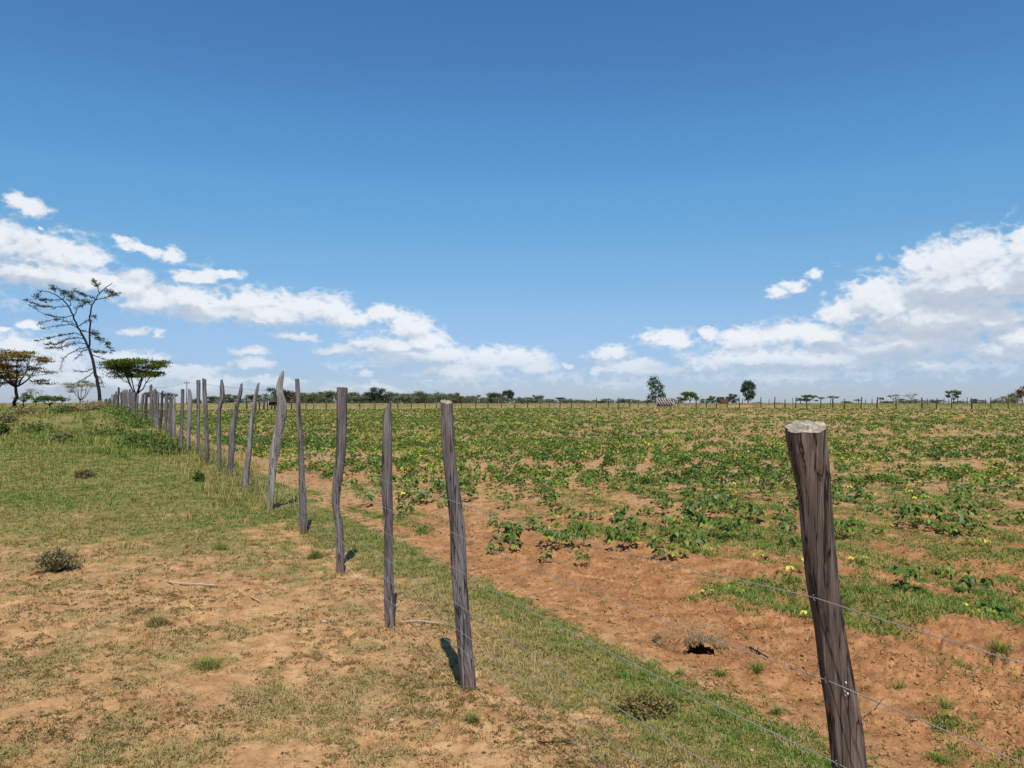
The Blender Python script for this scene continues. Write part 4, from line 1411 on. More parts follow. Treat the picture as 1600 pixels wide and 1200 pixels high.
tuft('grass_tuft', 1126, 1056, 30, 18, 'green', 'fresh green tuft right of the dark burrow', 'grass tuft', 615)
tuft('grass_tuft', 1182, 1050, 14, 34, 'green', 'thin upright green shoot right of the dark burrow', 'grass tuft', 616)
tuft('grass_tuft', 1562, 1030, 60, 30, 'green', 'dark green tuft on the eroded bank at the right edge', 'grass tuft', 617)


def burrow():
    x, y = HOLE
    org = np.array([x, y, gz(x, y + 0.30)])
    rng = np.random.default_rng(640)
    root = empty('burrow', org)
    # lump of earth with an open mouth towards the front: outer and inner skin joined along the mouth
    nu, nv = 56, 22
    th = np.linspace(0, 2 * np.pi, nu, endpoint=False)
    ph = np.linspace(0.0, 1.0, nv)
    T, Pp = np.meshgrid(th, ph)
    el = Pp * np.pi / 2
    rn = 1 + 0.22 * perlin(np.cos(T) * 2.2 + 3, np.sin(T) * 2.2 + Pp * 3.0, 5) + 0.12 * perlin(np.cos(T) * 6, np.sin(T) * 6 + Pp * 7, 6)
    def skin(k):
        return np.stack([0.24 * k * rn * np.cos(T) * np.cos(el), 0.10 + 0.20 * k * rn * np.sin(T) * np.cos(el), -0.05 + 0.145 * k * rn * np.sin(el)], -1)
    b = MB()
    for k, flip in ((1.0, False), (0.80, True)):
        V = skin(k)
        q = []
        for i in range(nv - 1):
            for j in range(nu):
                j2 = (j + 1) % nu
                c = (V[i, j] + V[i + 1, j2]) / 2
                if c[1] < 0.10 and (abs(c[0] - 0.02) / (0.090 + 0.03 * math.sin(c[0] * 60))) ** 2 + (max(0, c[2] + 0.01) / (0.050 + 0.012 * math.sin(c[0] * 95))) ** 2 < 1:
                    continue
                f = (i * nu + j, i * nu + j2, (i + 1) * nu + j2, (i + 1) * nu + j)
                q.append(f[::-1] if flip else f)
        b.add(V.reshape(-1, 3), None, q, 0.55 if not flip else 0.5)
    obj('earth_lump', b.mesh('burrow_earth', True), M['clod'], root)
    n = 900
    a = rng.uniform(0, 6.28, n)
    e = np.arcsin(rng.uniform(0.15, 1, n))
    pos = np.stack([0.23 * np.cos(a) * np.cos(e), 0.10 + 0.19 * np.sin(a) * np.cos(e), -0.05 + 0.148 * np.sin(e)], 1)
    keep = ~((pos[:, 1] < 0.08) & (np.abs(pos[:, 0] - 0.02) < 0.09) & (pos[:, 2] < 0.05))
    pos = pos[keep]
    n = len(pos)
    V, t, q, tt = blades(pos, rng.uniform(0.02, 0.055, n), np.full(n, 0.0026), rng.uniform(0.8, 2.6, n), rng.uniform(0, 1, n), rng)
    b = MB()
    b.add(V, t, q, tt)
    for i in range(70):
        p = pos[rng.integers(0, n)]
        aa = rng.uniform(0, 6.28)
        d = np.array([math.cos(aa), math.sin(aa), rng.uniform(-.25, .2)]) * rng.uniform(0.05, 0.15)
        b.tube([p, p + d * 0.5 + rng.normal(0, 0.01, 3), p + d], 0.0013, 4, rng.uniform(0.2, 1))
    for i in range(110):
        px = 0.02 + rng.uniform(-0.10, 0.10)
        p = np.array([px, -0.055 + rng.normal(0, 0.012), 0.045 + 0.02 * math.cos(px * 14) + rng.normal(0, 0.008)])
        b.tube([p + [0, 0.03, 0.012], p, p + [rng.normal(0, .02), -0.015, -0.03 * rng.uniform(0.2, 1.0)]], 0.0012, 3, rng.uniform(0, 0.8))
    obj('dry_grass', b.mesh('burrow_dry_grass'), M['straw'], root)
    tag(root, 'small earth burrow with dark mouth under a tangle of dry grass', 'burrow')


burrow()


def stick(px0, py0, px1, py1, r, bend, label, mat, name='dry_stick', twigs=0, seed=0):
    x0, y0 = on_ground(px0, py0)
    x1, y1 = on_ground(px1, py1)
    rng = np.random.default_rng(700 + seed)
    L = math.hypot(x1 - x0, y1 - y0)
    org = np.array([x0, y0, gz(x0, y0)])
    pts = []
    for t in np.linspace(0, 1, 12):
        x = x0 + (x1 - x0) * t
        y = y0 + (y1 - y0) * t - bend * L * 4 * t * (1 - t)
        pts.append(np.array([x, y, gz(x, y) + r * 1.1 + 0.006]) - org)
    pts = np.array(pts)
    pts[:, 2] = np.convolve(np.pad(pts[:, 2], 2, 'edge'), np.ones(5) / 5, 'valid') + 0.004
    b = MB()
    b.tube(pts, np.linspace(r * 1.15, r * 0.7, 12) * rng.uniform(0.85, 1.15, 12), 8)
    for k in range(twigs):
        i = rng.integers(3, 10)
        d = np.array([rng.normal(0, 1), rng.normal(0, 1), 0.3])
        d = d / np.linalg.norm(d) * L * 0.3
        b.tube([pts[i], pts[i] + d * 0.5, pts[i] + d], [r * 0.6, r * 0.5, r * 0.3], 5)
    o = obj(name, b.mesh(name, True), mat, None, org)
    tag(o, label, 'stick')


stick(262, 912, 340, 916, 0.008, 0.10, 'long bent pale stick lying on the sandy pasture', M['twig_pale'], seed=1)
stick(622, 975, 686, 978, 0.007, 0.01, 'short straight whitish stick at the foot of the pointed post', M['twig_pale'], seed=2)
stick(392, 934, 408, 944, 0.006, 0.02, 'tiny pale stick right of the long bent stick', M['twig_pale'], seed=3)
stick(838, 1163, 892, 1167, 0.0025, 0.03, 'thin dark twig on bare soil under the wires', M['bark_dark'], 'dry_twig', 5, 4)
stick(1350, 1118, 1380, 1100, 0.0022, 0.03, 'thin brown twig in the soil right of the thick post', M['bark_grey'], 'dry_twig', 1, 5)
stick(1172, 1022, 1200, 1038, 0.006, 0.03, 'dark root end sticking out right of the burrow', M['bark_dark'], 'dry_twig', 2, 6)


def stone(px, py, r, label, seed):
    x, y = on_ground(px, py)
    rng = np.random.default_rng(seed)
    nu, nv = 12, 7
    V = []
    for i in range(nv):
        ph = math.pi * i / (nv - 1)
        for j in range(nu):
            th = 2 * math.pi * j / nu
            k = 1 + 0.25 * float(perlin(math.cos(th) * 1.3 + seed, math.sin(th) * 1.3 + ph * 1.1, seed))
            V.append([r * k * math.sin(ph) * math.cos(th), r * k * 0.8 * math.sin(ph) * math.sin(th), r * k * 0.6 * math.cos(ph)])
    q = [(i * nu + j, (i + 1) * nu + j, (i + 1) * nu + (j + 1) % nu, i * nu + (j + 1) % nu) for i in range(nv - 1) for j in range(nu)]
    b = MB()
    b.add(V, None, q)
    o = obj('stone', b.mesh('stone', True), M['stone'], None, (x, y, gz(x, y) + r * 0.3))
    tag(o, label, 'stone')


stone(507, 976, 0.018, 'small pale stone on the sandy pasture left of the pointed post', 801)
stone(1175, 1168, 0.012, 'small white pebble in the verge grass left of thick post', 802)
stone(738, 888, 0.014, 'white pebble in the verge right of the leaning post', 803)
stone(674, 873, 0.013, 'white pebble in the verge left of the leaning post', 804)
stone(612, 1122, 0.012, 'pale pebble on bare soil at the bottom of the pasture', 805)
stone(860, 918, 0.012, 'white pebble in red soil at the edge of the verge', 806)


# ------------------------------------------------------------------ weeds along the left fence and on the rise
def weed_bush(px, Y, w, h, label, seed, mat='weed', tint=0.5):
    x = at(px, 600, Y)[0]
    org = np.array([x, Y, gz(x, Y)])
    rng = np.random.default_rng(seed)
    root = empty('weed_bush', org)
    st, b = MB(), MB()
    cs = []
    for i in range(16):
        a = rng.uniform(0, 6.28)
        rr = math.sqrt(rng.random())
        tip = np.array([math.cos(a) * w / 2 * rr, math.sin(a) * w / 2 * rr, h * (1 - 0.4 * rr) * rng.uniform(0.6, 1.1)])
        st.tube([[tip[0] * 0.3, tip[1] * 0.3, -0.03], tip * 0.6, tip], [0.012, 0.009, 0.005], 4)
        m = 46
        cs.append(tip * rng.uniform(0.3, 1.0, (m, 1)) + rng.normal(0, 0.10 * w + 0.03, (m, 3)) * [1, 1, 0.7])
    c = np.vstack(cs)
    c = c[c[:, 2] > 0]
    V, q, t = leaf_quads(c, np.full(len(c), 0.05 + 0.0014 * Y) * rng.uniform(.6, 1.3, len(c)), rng, 0.45, np.clip(rng.normal(tint, 0.2, len(c)), 0, 1), 0.7)
    b.add(V, None, q, t)
    obj('stem', st.mesh('weed_stem'), M['bark_grey'], root)
    obj('foliage', b.mesh('weed_foliage'), M[mat], root)
    tag(root, label, 'bush', 'bushes and tall weeds left of the fence')


weed_list = [
    (205, 40, 2.4, 0.75, 'bright green leafy weed patch below the crowded far posts', 'weed', 0.9),
    (222, 36, 1.8, 0.65, 'bright green weed bush touching the fence, right of the brightest patch', 'weed', 0.85),
    (190, 46, 2.4, 0.7, 'bright green weed bush behind the brightest patch', 'weed', 0.8),
    (228, 28, 1.5, 0.45, 'green weed bush at the fence below the middle posts', 'weed', 0.55),
    (252, 24.5, 1.3, 0.42, 'green weed bush at the fence beside the straight grey post', 'weed', 0.6),
    (272, 22, 1.2, 0.40, 'dark green weed bush at the foot of the whitish post', 'weed', 0.35),
    (215, 25, 1.4, 0.34, 'low green weed bush on turf left of the fence', 'weed', 0.5),
    (158, 62, 2.2, 1.1, 'dry brown-green bush around the foot of the tall thin tree', 'greybush', 0.9),
    (140, 58, 2.2, 0.8, 'brownish scrub just left of the tall thin tree', 'greybush', 0.85),
    (120, 54, 2.4, 0.7, 'olive scrub on the rise left of the tall thin tree', 'greybush', 0.95),
    (90, 50, 2.2, 0.55, 'green weeds on the rise below the dark flat bush', 'weed', 0.4),
    (35, 48, 2.4, 0.6, 'grey-green scrub on the rise below the brown tree', 'greybush', 0.8),
    (8, 40, 1.6, 0.6, 'grey scrub on the rise at the left edge', 'greybush', 0.6),
    (5, 31, 0.5, 0.8, 'upright weed stalks at the left edge', 'weed', 0.5),
    (60, 33, 1.6, 0.35, 'low green weeds on the turf in front of the rise', 'weed', 0.5),
    (165, 31, 2.0, 0.38, 'low green weeds on the turf in front of the tall tree', 'weed', 0.55),
    (98, 28, 0.9, 0.28, 'small brownish bush on turf in front of the rise', 'greybush', 0.4),
]
for i_, (px, Y_, w_, h_, lab, mt, ti) in enumerate(weed_list):
    weed_bush(px, Y_, w_, h_ * 0.72, lab, 900 + i_, mt, ti)


# ------------------------------------------------------------------ trees
def bez(a, b, bend, n, rng, wob=0.03):
    a, b = np.asarray(a, float), np.asarray(b, float)
    L = np.linalg.norm(b - a)
    t = np.linspace(0, 1, n)[:, None]
    p = a * (1 - t) + b * t + np.asarray(bend) * (4 * t * (1 - t))
    w = rng.normal(0, wob * L, (n, 3)) * np.sin(np.pi * t)
    return p + w


def acacia(px, py_base, Y, height, width, leaf, label, seed, trunk_h=0.35, pads=26, thick=0.10, leaf_n=95, leaf_sz=0.16, bark='bark_dark', nlimb=6, dome=0.25, group=None, cat='tree', name='acacia_tree', lean=0.0, trunk_r=None, layers=1.0, base_z=None):
    rng = np.random.default_rng(seed)
    p = at(px, py_base, Y)
    org = np.array([p[0], Y, gz(p[0], Y) if base_z is None else base_z])
    root = empty(name, org)
    tr, cr = MB(), MB()
    tr_r = trunk_r or height * 0.028
    fork = np.array([lean * height * 0.3, rng.normal(0, 0.1), height * trunk_h])
    tr.tube(bez([0, 0, -0.3], fork, [rng.normal(0, 0.02 * height), 0, 0], 6, rng), np.linspace(tr_r * 1.3, tr_r * 0.85, 6), 8)
    limb_pts = []
    for i in range(nlimb):
        a = 2 * math.pi * i / nlimb + rng.uniform(-.35, .35)
        rr = width / 2 * rng.uniform(0.35, 0.62)
        e = fork + np.array([math.cos(a) * rr + lean * height * 0.15, math.sin(a) * rr, (height * rng.uniform(0.72, 0.85) - fork[2])])
        L = bez(fork, e, [math.cos(a) * rr * 0.10, math.sin(a) * rr * 0.10, -0.05 * height], 7, rng, 0.02)
        tr.tube(L, np.linspace(tr_r * 0.65, tr_r * 0.22, 7), 6)
        limb_pts.append(L)
    for k in range(pads):
        a = rng.uniform(0, 6.28)
        rr = math.sqrt(rng.random()) * width / 2 * 0.88
        zt = height * (1 - thick * 0.6 - dome * (rr / (width / 2)) ** 2 * rng.uniform(0.6, 1.1)) - (rng.random() ** 2) * height * 0.28 * layers
        c = np.array([math.cos(a) * rr + lean * height * 0.45, math.sin(a) * rr, zt])
        L = limb_pts[int(np.argmin([np.linalg.norm(l[-1] - c) for l in limb_pts]))]
        s0 = L[rng.integers(3, 7)]
        B = bez(s0, c, [0, 0, -0.03 * height], 5, rng, 0.05)
        tr.tube(B, np.linspace(tr_r * 0.22, tr_r * 0.08, 5), 4)
        pr = width * rng.uniform(0.09, 0.17)
        for q_ in range(5):
            aa = rng.uniform(0, 6.28)
            tr.tube([B[3], c + np.array([math.cos(aa) * pr * 0.8, math.sin(aa) * pr * 0.8, rng.normal(0, 0.2) * pr])], [tr_r * 0.09, tr_r * 0.04], 3)
        n = leaf_n
        u = rng.normal(0, 0.5, (n, 3)) * np.array([pr, pr, height * thick * 0.45])
        V, q, t = leaf_quads(c + u, leaf_sz * rng.uniform(0.6, 1.35, n), rng, 0.5, np.clip(rng.normal(rng.uniform(0.35, 0.75), 0.2, n), 0, 1), 0.6)
        cr.add(V, None, q, t)
    obj('trunk', tr.mesh('acacia_trunk', True), M[bark], root)
    obj('crown', cr.mesh('acacia_crown'), M[leaf], root)
    tag(root, label, cat, group)
    return root


def tall_tree():
    Y = 75.0
    rng = np.random.default_rng(1234)
    base = at(155, 638, Y)
    org = np.array([base[0], Y, gz(base[0], Y)])
    root = empty('acacia_tree', org)
    tr, cr = MB(), MB()

    def Z(x, y, dep=0.0):
        p = at(x / 4.0, 420 + y / 4.0, Y)
        return p - org + np.array([0, dep, 0])

    def poly(pts, d0, d1, r0, r1):
        n = len(pts)
        P = np.array([Z(x, y, d0 + (d1 - d0) * i / (n - 1)) for i, (x, y) in enumerate(pts)])
        t = np.linspace(0, n - 1, n * 4)
        Q = np.stack([np.interp(t, np.arange(n), P[:, j]) for j in range(3)], 1)
        for _ in range(2):
            Q[1:-1] = (Q[:-2] + 2 * Q[1:-1] + Q[2:]) / 4
        Q[1:-1] += rng.normal(0, 0.025, Q[1:-1].shape)
        tr.tube(Q, np.linspace(r0, r1, len(Q)), 7)
        return Q
    tk = poly([(640, 905), (632, 855), (610, 720), (590, 610), (555, 495)], 0, 0, 0.19, 0.125)
    rs = poly([(555, 495), (557, 400), (555, 300), (560, 230), (583, 190), (600, 150), (640, 112), (680, 82)], 0, 0.7, 0.095, 0.03)
    ls = poly([(555, 495), (520, 420), (490, 360), (465, 290), (440, 235), (400, 190), (340, 150), (255, 140)], 0, -0.6, 0.115, 0.03)
    lst = [
        ([(583, 190), (530, 168), (470, 150), (415, 130)], 0.5, 1.2), ([(600, 150), (590, 100), (586, 70)], 0.6, 0.2), ([(583, 190), (640, 168), (700, 140)], .5, 1.3), ([(640, 112), (665, 130), (700, 148)], .6, 0.2), ([(560, 230), (520, 200), (450, 190), (400, 150)], .4, -.3),
        ([(440, 235), (380, 245), (280, 245), (175, 212)], -.5, -1.2), ([(400, 190), (330, 200), (250, 190), (215, 195)], -.5, .3), ([(465, 290), (400, 312), (330, 300), (280, 288), (200, 235)], -.4, -1.2), ([(490, 370), (420, 345), (330, 355), (222, 365)], -.3, .7), ([(490, 360), (440, 330), (350, 320), (260, 350)], -.3, -1.3),
        ([(520, 420), (470, 400), (380, 420), (245, 450)], -.2, -.9), ([(530, 440), (460, 425), (380, 440), (300, 470), (235, 468)], -.1, .9), ([(540, 470), (480, 462), (400, 490), (310, 498)], 0, -1.0), ([(550, 492), (480, 498), (380, 540), (345, 590), (325, 630)], 0, .6), ([(557, 500), (500, 510), (450, 540), (400, 575)], 0, 1.0),
        ([(558, 400), (610, 430), (650, 460), (675, 515)], .2, .9), ([(557, 500), (620, 520), (680, 522)], 0, -.8), ([(570, 535), (620, 560), (690, 570)], 0, .8), ([(556, 380), (600, 395), (640, 440)], .2, -.5), ([(595, 640), (540, 690), (480, 722)], 0, -.6), ([(590, 620), (520, 645), (430, 630)], 0, .7),
        ([(500, 385), (555, 400), (590, 400)], -.2, .6), ([(555, 300), (590, 296)], .2, .4), ([(465, 290), (470, 250), (500, 215), (545, 200)], -.3, .5), ([(490, 360), (525, 325), (545, 320)], -.2, .4), ([(440, 235), (430, 190), (440, 150)], -.4, .1), ([(340, 150), (320, 120), (300, 128)], -.5, 0), ([(400, 190), (380, 150), (345, 130)], -.5, .5),
        ([(600, 655), (625, 690), (640, 740)], 0, .3), ([(255, 140), (225, 160), (210, 185)], -.6, -.4),
    ]
    for pts, d0, d1 in lst:
        pts = [(608 + (x - 608) * 0.91, y) for x, y in pts] if max(p[1] for p in pts) < 640 else pts
        Q = poly(pts, d0, d1, 0.045, 0.013)
        leafy = 1.0
        my = np.mean([p[1] for p in pts])
        mx = np.mean([p[0] for p in pts])
        if my > 530:
            leafy = 0.12
        elif 260 < my < 380:
            leafy = 0.35
        n = len(Q)
        for i in range(3, n):
            for _ in range(2 if i < n * 0.5 else 3):
                if rng.random() < 0.25:
                    continue
                d = rng.normal(0, 1, 3) * np.array([1, 0.8, 0.45]) + (Q[i] - Q[i - 1]) * 4
                d = d / np.linalg.norm(d) * rng.uniform(0.10, 0.36)
                tip = Q[i] + d
                mid = Q[i] + d * 0.5 + rng.normal(0, 0.05, 3)
                tr.tube([Q[i], mid, tip], [0.016, 0.012, 0.007], 3)
                for _k in range(2):
                    d2 = d * 0.5 + rng.normal(0, 0.14, 3)
                    tr.tube([mid, mid + d2], [0.010, 0.006], 3)
                if rng.random() < leafy * (0.9 if i > n * 0.35 else 0.45):
                    m = rng.integers(7, 19)
                    c = tip + rng.normal(0, 0.12, (m, 3)) * np.array([1, 1, 0.4])
                    V, q, t = leaf_quads(c, np.full(m, 0.135) * rng.uniform(0.6, 1.3, m), rng, 0.4, np.clip(rng.normal(0.45, 0.3, m), 0, 1), 0.55)
                    cr.add(V, None, q, t)
    obj('trunk', tr.mesh('tall_tree_trunk', True), M['bark_dark'], root)
    obj('crown', cr.mesh('tall_tree_crown'), M['leaf_tall'], root)
    tag(root, 'tall thin nearly bare tree leaning left with forked dark trunk', 'tree')


tall_tree()
acacia(213, 645, 85, 5.9, 6.6, 'leaf_acacia', 'flat-topped green umbrella acacia behind the fence posts', 31, 0.28, 52, 0.08, 260, 0.18, nlimb=7, dome=0.10, layers=1.0, trunk_r=0.13)
acacia(23, 646, 70, 5.6, 6.0, 'leaf_brown', 'brown-leaved spreading acacia at the far left', 32, 0.36, 50, 0.06, 180, 0.15, nlimb=7, dome=0.18, layers=1.7, trunk_r=0.14)
acacia(-12, 646, 72, 4.6, 5.0, 'leaf_brown', 'brown-leaved acacia cut by the left edge', 33, 0.3, 32, 0.06, 170, 0.15, nlimb=6, dome=0.3, layers=1.2, trunk_r=0.13)
acacia(126, 640, 95, 3.7, 4.2, 'leaf_pale', 'small pale half-bare acacia left of the tall thin tree', 34, 0.3, 26, 0.07, 60, 0.14, bark='bark_grey', nlimb=6, dome=0.25, layers=1.2, trunk_r=0.09)
acacia(56, 640, 105, 2.9, 3.2, 'leaf_brown', 'small reddish bare acacia behind the brown one', 35, 0.35, 12, 0.06, 16, 0.14, bark='bark_grey', nlimb=5, dome=0.15, layers=0.6, trunk_r=0.08)
acacia(78, 641, 100, 1.9, 4.2, 'leaf_green', 'low dark flat green bush tree behind the rise', 36, 0.3, 22, 0.20, 90, 0.2, nlimb=6, dome=0.3, layers=0.8, trunk_r=0.1)
acacia(36, 641, 90, 2.1, 2.4, 'leaf_green', 'small green leaning tree right of the brown acacia trunk', 37, 0.4, 12, 0.16, 60, 0.16, nlimb=5, dome=0.3, layers=1.0, trunk_r=0.07)
acacia(262, 636, 110, 2.6, 2.6, 'leaf_dark', 'small dark bush tree behind the posts right of the umbrella acacia', 38, 0.3, 12, 0.16, 60, 0.2, nlimb=5, dome=0.3, layers=1.0, trunk_r=0.07)
acacia(240, 636, 120, 3.0, 3.0, 'leaf_acacia', 'small green tree just behind the umbrella acacia', 39, 0.3, 14, 0.12, 60, 0.2, nlimb=5, dome=0.3, layers=0.8, trunk_r=0.08)


# crowns of the distant trees: a few shapes, built of leaf clumps
def crown_proto(seed, kind):
    """unit tree: 1 high, 1 wide"""
    rng = np.random.default_rng(seed)
    tr, cr = MB(), MB()
    if kind == 'round':
        cl = 36
        tr.tube([[0, 0, -0.05], [0.02, 0, 0.2], [0.0, 0, 0.5]], [0.035, 0.03, 0.015], 6)
        cs = []
        while len(cs) < cl:
            c = np.array([rng.uniform(-0.5, 0.5), rng.uniform(-0.4, 0.4), rng.uniform(0.14, 0.95)])
            if (c[0] / 0.5) ** 2 + (c[1] / 0.45) ** 2 + ((c[2] - 0.5) / 0.46) ** 2 < 1.0 + rng.normal(0, 0.12):
                cs.append(c)
        rad = 0.13
    elif kind == 'bush':
        cl = 40
        cs = [np.array([rng.uniform(-0.55, 0.55), rng.normal(0, 0.22), rng.uniform(0.06, 0.9)]) for _ in range(cl)]
        cs = [c for c in cs if c[2] < 0.95 - 0.9 * abs(c[0]) ** 1.5]
        tr.tube([[0, 0, -0.05], [0.02, 0, 0.3], [0.05, 0, 0.6]], [0.03, 0.022, 0.012], 5)
        tr.tube([[0.02, 0, 0.05], [-0.15, 0, 0.3], [-0.25, 0.05, 0.5]], [0.02, 0.018, 0.01], 5)
        rad = 0.15
    elif kind == 'oval':
        cl = 44
        tr.tube([[0, 0, -0.03], [0.01, 0, 0.2], [0.0, 0, 0.7]], [0.04, 0.032, 0.012], 6)
        cs = []
        for _ in range(cl):
            z = rng.uniform(0.22, 0.93)
            rr = 0.42 * math.sin(math.pi * min(1, (z - 0.08) / 0.95)) ** 0.7
            a = rng.uniform(0, 6.28)
            cs.append(np.array([math.cos(a) * rr * rng.uniform(.3, 1), math.sin(a) * rr * rng.uniform(.3, 1), z]))
        rad = 0.11
    elif kind == 'tall':
        # narrow open tree with separate clumps
        tr.tube([[0, 0, -0.03], [0.03, 0, 0.3], [-0.02, 0, 0.6], [-0.08, 0, 0.92]], [0.045, 0.036, 0.025, 0.01], 6)
        cs = [np.array(c) for c in ((-0.18, 0, 0.93), (-0.02, 0.08, 0.96), (-0.3, 0, 0.78), (0.1, -0.05, 0.84), (-0.12, 0.1, 0.8), (0.22, 0, 0.72), (-0.05, 0, 0.68), (0.36, 0.05, 0.62), (0.1, 0, 0.58), (-0.22, 0, 0.6), (0.26, -0.1, 0.5), (0.0, 0.1, 0.45), (-0.14, 0, 0.4), (0.4, 0, 0.36), (0.22, 0, 0.33), (-0.3, 0, 0.26), (0.1, 0, 0.25), (0.44, 0, 0.26), (-0.1, 0.1, 0.22), (0.3, 0, 0.2))]
        for c in cs[::2]:
            tr.tube([[0, 0, c[2] - 0.15], c], [0.018, 0.006], 4)
        rad = 0.115
    n = 85 if kind != 'tall' else 90
    for c in cs:
        u = rng.normal(0, 0.55, (n, 3)) * rad * np.array([1, 1, 0.85])
        base = np.clip(rng.normal(0.45, 0.18) + 0.0, 0.1, 0.9)
        V, q, t = leaf_quads(c + u, np.full(n, 0.060) * rng.uniform(0.6, 1.4, n), rng, 0.35, np.clip(rng.normal(base, 0.16, n), 0, 1), 0.75)
        cr.add(V, None, q, t)
    return tr.mesh('far_tree_trunk', True), cr.mesh('far_tree_crown')


PROTO = {k: [crown_proto(2000 + i * 7 + j * 101, k) for j in range(4 if k in ('round', 'bush') else 1)] for i, k in enumerate(('round', 'bush', 'oval', 'tall'))}
KEEP = {}


def far_tree(px, top, wpx, kind, leaf, label, Y=240.0, base=631.0, group='trees along the horizon', name='tree', var=0, bark='bark_grey'):
    p = at(px, base, Y)
    g0 = gz(p[0], Y)
    h = at(px, top, Y)[2] - g0
    w = wpx * Y / F_PX * (1.18 if kind in ('round', 'bush') else 1.0)
    tm, cm = PROTO[kind][var % len(PROTO[kind])]
    key = (kind, var % len(PROTO[kind]), leaf)
    if key not in KEEP:
        c2 = cm.copy()
        c2.materials.clear()
        c2.materials.append(M[leaf])
        t2 = tm.copy()
        t2.materials.append(M[bark])
        KEEP[key] = (t2, c2)
    t2, c2 = KEEP[key]
    root = empty(name, (p[0], Y, g0))
    root.rotation_euler = (0, 0, random.uniform(-0.5, 0.5) + (math.pi if random.random() < 0.5 and kind != 'tall' else 0))
    root.scale = (w, w, h)
    obj('trunk', t2, None, root)
    obj('crown', c2, None, root)
    tag(root, label, 'tree' if kind != 'bush' else 'bush', group)
    return root


LANDMARKS = [(300, 'the whitish pale post'), (346, 'the wavy hooked post'), (402, 'the strongly leaning pale post'), (437, 'the tallest S-bent post'), (465, 'the slim straight post'), (533, 'the square-topped post'), (605, 'the slant-topped pointed post'), (698, 'the white-topped leaning post'), (794, 'the dark round tree'), (870, 'the low dark horizon thicket'), (1024, 'the tall clumpy tree'), (1131, 'the rusty shed'), (1168, 'the oval dark tree'), (1261, 'the thick brown post'), (1400, 'the pale bare tree'), (1490, 'the lone umbrella acacia')]


def place_word(items):
    """items sorted by column -> (ordinal, landmark) phrase that finds each one"""
    out = []
    cnt = {}
    for px in items:
        lm = [l for l in LANDMARKS if l[0] <= px - 0.5]
        l = lm[-1][1] if lm else 'the left picture edge'
        cnt[l] = cnt.get(l, 0) + 1
        out.append('%s right of %s' % (ORD[cnt[l] - 1], l))
    return out


LOOK = {'leaf_olive': 'olive grey', 'leaf_dark': 'dark green', 'leaf_green': 'fresh green', 'leaf_rust': 'rusty brown', 'leaf_pale': 'pale dry', 'leaf_acacia': 'green', 'leaf_brown': 'brown'}
horizon = [
    (304, 622, 16, 'bush', 'leaf_dark', 0), (332, 618, 22, 'round', 'leaf_olive', 0), (345, 621, 12, 'bush', 'leaf_olive', 1), (359, 615.5, 24, 'round', 'leaf_olive', 1), (380, 623, 16, 'bush', 'leaf_olive', 2), (404, 614, 32, 'round', 'leaf_olive', 2),
    (433, 604, 32, 'round', 'leaf_dark', 3), (452, 610, 30, 'round', 'leaf_rust', 0), (468, 613, 14, 'bush', 'leaf_dark', 1), (481, 612, 24, 'round', 'leaf_olive', 3), (497, 612, 24, 'round', 'leaf_olive', 1), (515, 609, 24, 'round', 'leaf_olive', 0), (547, 610, 24, 'round', 'leaf_olive', 2),
    (568, 615, 24, 'bush', 'leaf_olive', 3), (588, 605, 30, 'round', 'leaf_dark', 1), (609, 611, 18, 'round', 'leaf_olive', 0), (622, 614, 16, 'bush', 'leaf_olive', 1), (638, 612.5, 24, 'round', 'leaf_olive', 2), (653, 611.5, 26, 'bush', 'leaf_olive', 2), (677, 612, 34, 'bush', 'leaf_green', 0),
    (711, 613.5, 24, 'round', 'leaf_olive', 1), (729, 618, 20, 'bush', 'leaf_olive', 0), (742, 616, 18, 'round', 'leaf_olive', 3), (754, 621, 14, 'bush', 'leaf_olive', 2), (771, 612, 24, 'round', 'leaf_dark', 0), (794, 609, 26, 'oval', 'leaf_dark', 0), (810, 620, 16, 'bush', 'leaf_olive', 3), (825, 619, 14, 'round', 'leaf_olive', 2), (837, 616, 10, 'round', 'leaf_dark', 3), (845, 616.5, 11, 'round', 'leaf_olive', 0),
    (856, 623, 18, 'bush', 'leaf_olive', 1), (874, 621, 24, 'bush', 'leaf_dark', 2), (893, 623, 22, 'bush', 'leaf_olive', 0), (910, 624.5, 22, 'bush', 'leaf_olive', 1), (928, 624.5, 24, 'bush', 'leaf_olive', 3), (947, 623, 22, 'bush', 'leaf_olive', 2), (976, 622, 20, 'bush', 'leaf_dark', 0), (993, 624, 14, 'bush', 'leaf_olive', 1), (1005, 626, 14, 'bush', 'leaf_olive', 3),
    (1112, 618.5, 13, 'round', 'leaf_green', 1), (1124, 618.5, 13, 'round', 'leaf_dark', 2), (1144, 615, 17, 'round', 'leaf_dark', 1), (1100, 623, 12, 'bush', 'leaf_olive', 2), (1215, 628.5, 12, 'bush', 'leaf_olive', 0), (1184, 628, 12, 'bush', 'leaf_olive', 3), (1323, 626.5, 14, 'bush', 'leaf_green', 1),
    (1388, 626, 18, 'bush', 'leaf_green', 0), (1412, 623, 18, 'bush', 'leaf_olive', 2), (1430, 623.5, 22, 'bush', 'leaf_pale', 3), (1462, 624, 20, 'bush', 'leaf_dark', 1), (1523, 622.5, 10, 'round', 'leaf_dark', 0), (1532, 625, 16, 'bush', 'leaf_olive', 2), (1558, 624, 14, 'bush', 'leaf_olive', 0), (1576, 618, 22, 'bush', 'leaf_pale', 1),
    (1586, 611, 14, 'round', 'leaf_olive', 3), (1500, 626, 16, 'bush', 'leaf_olive', 3), (1060, 620, 14, 'bush', 'leaf_pale', 2),
]
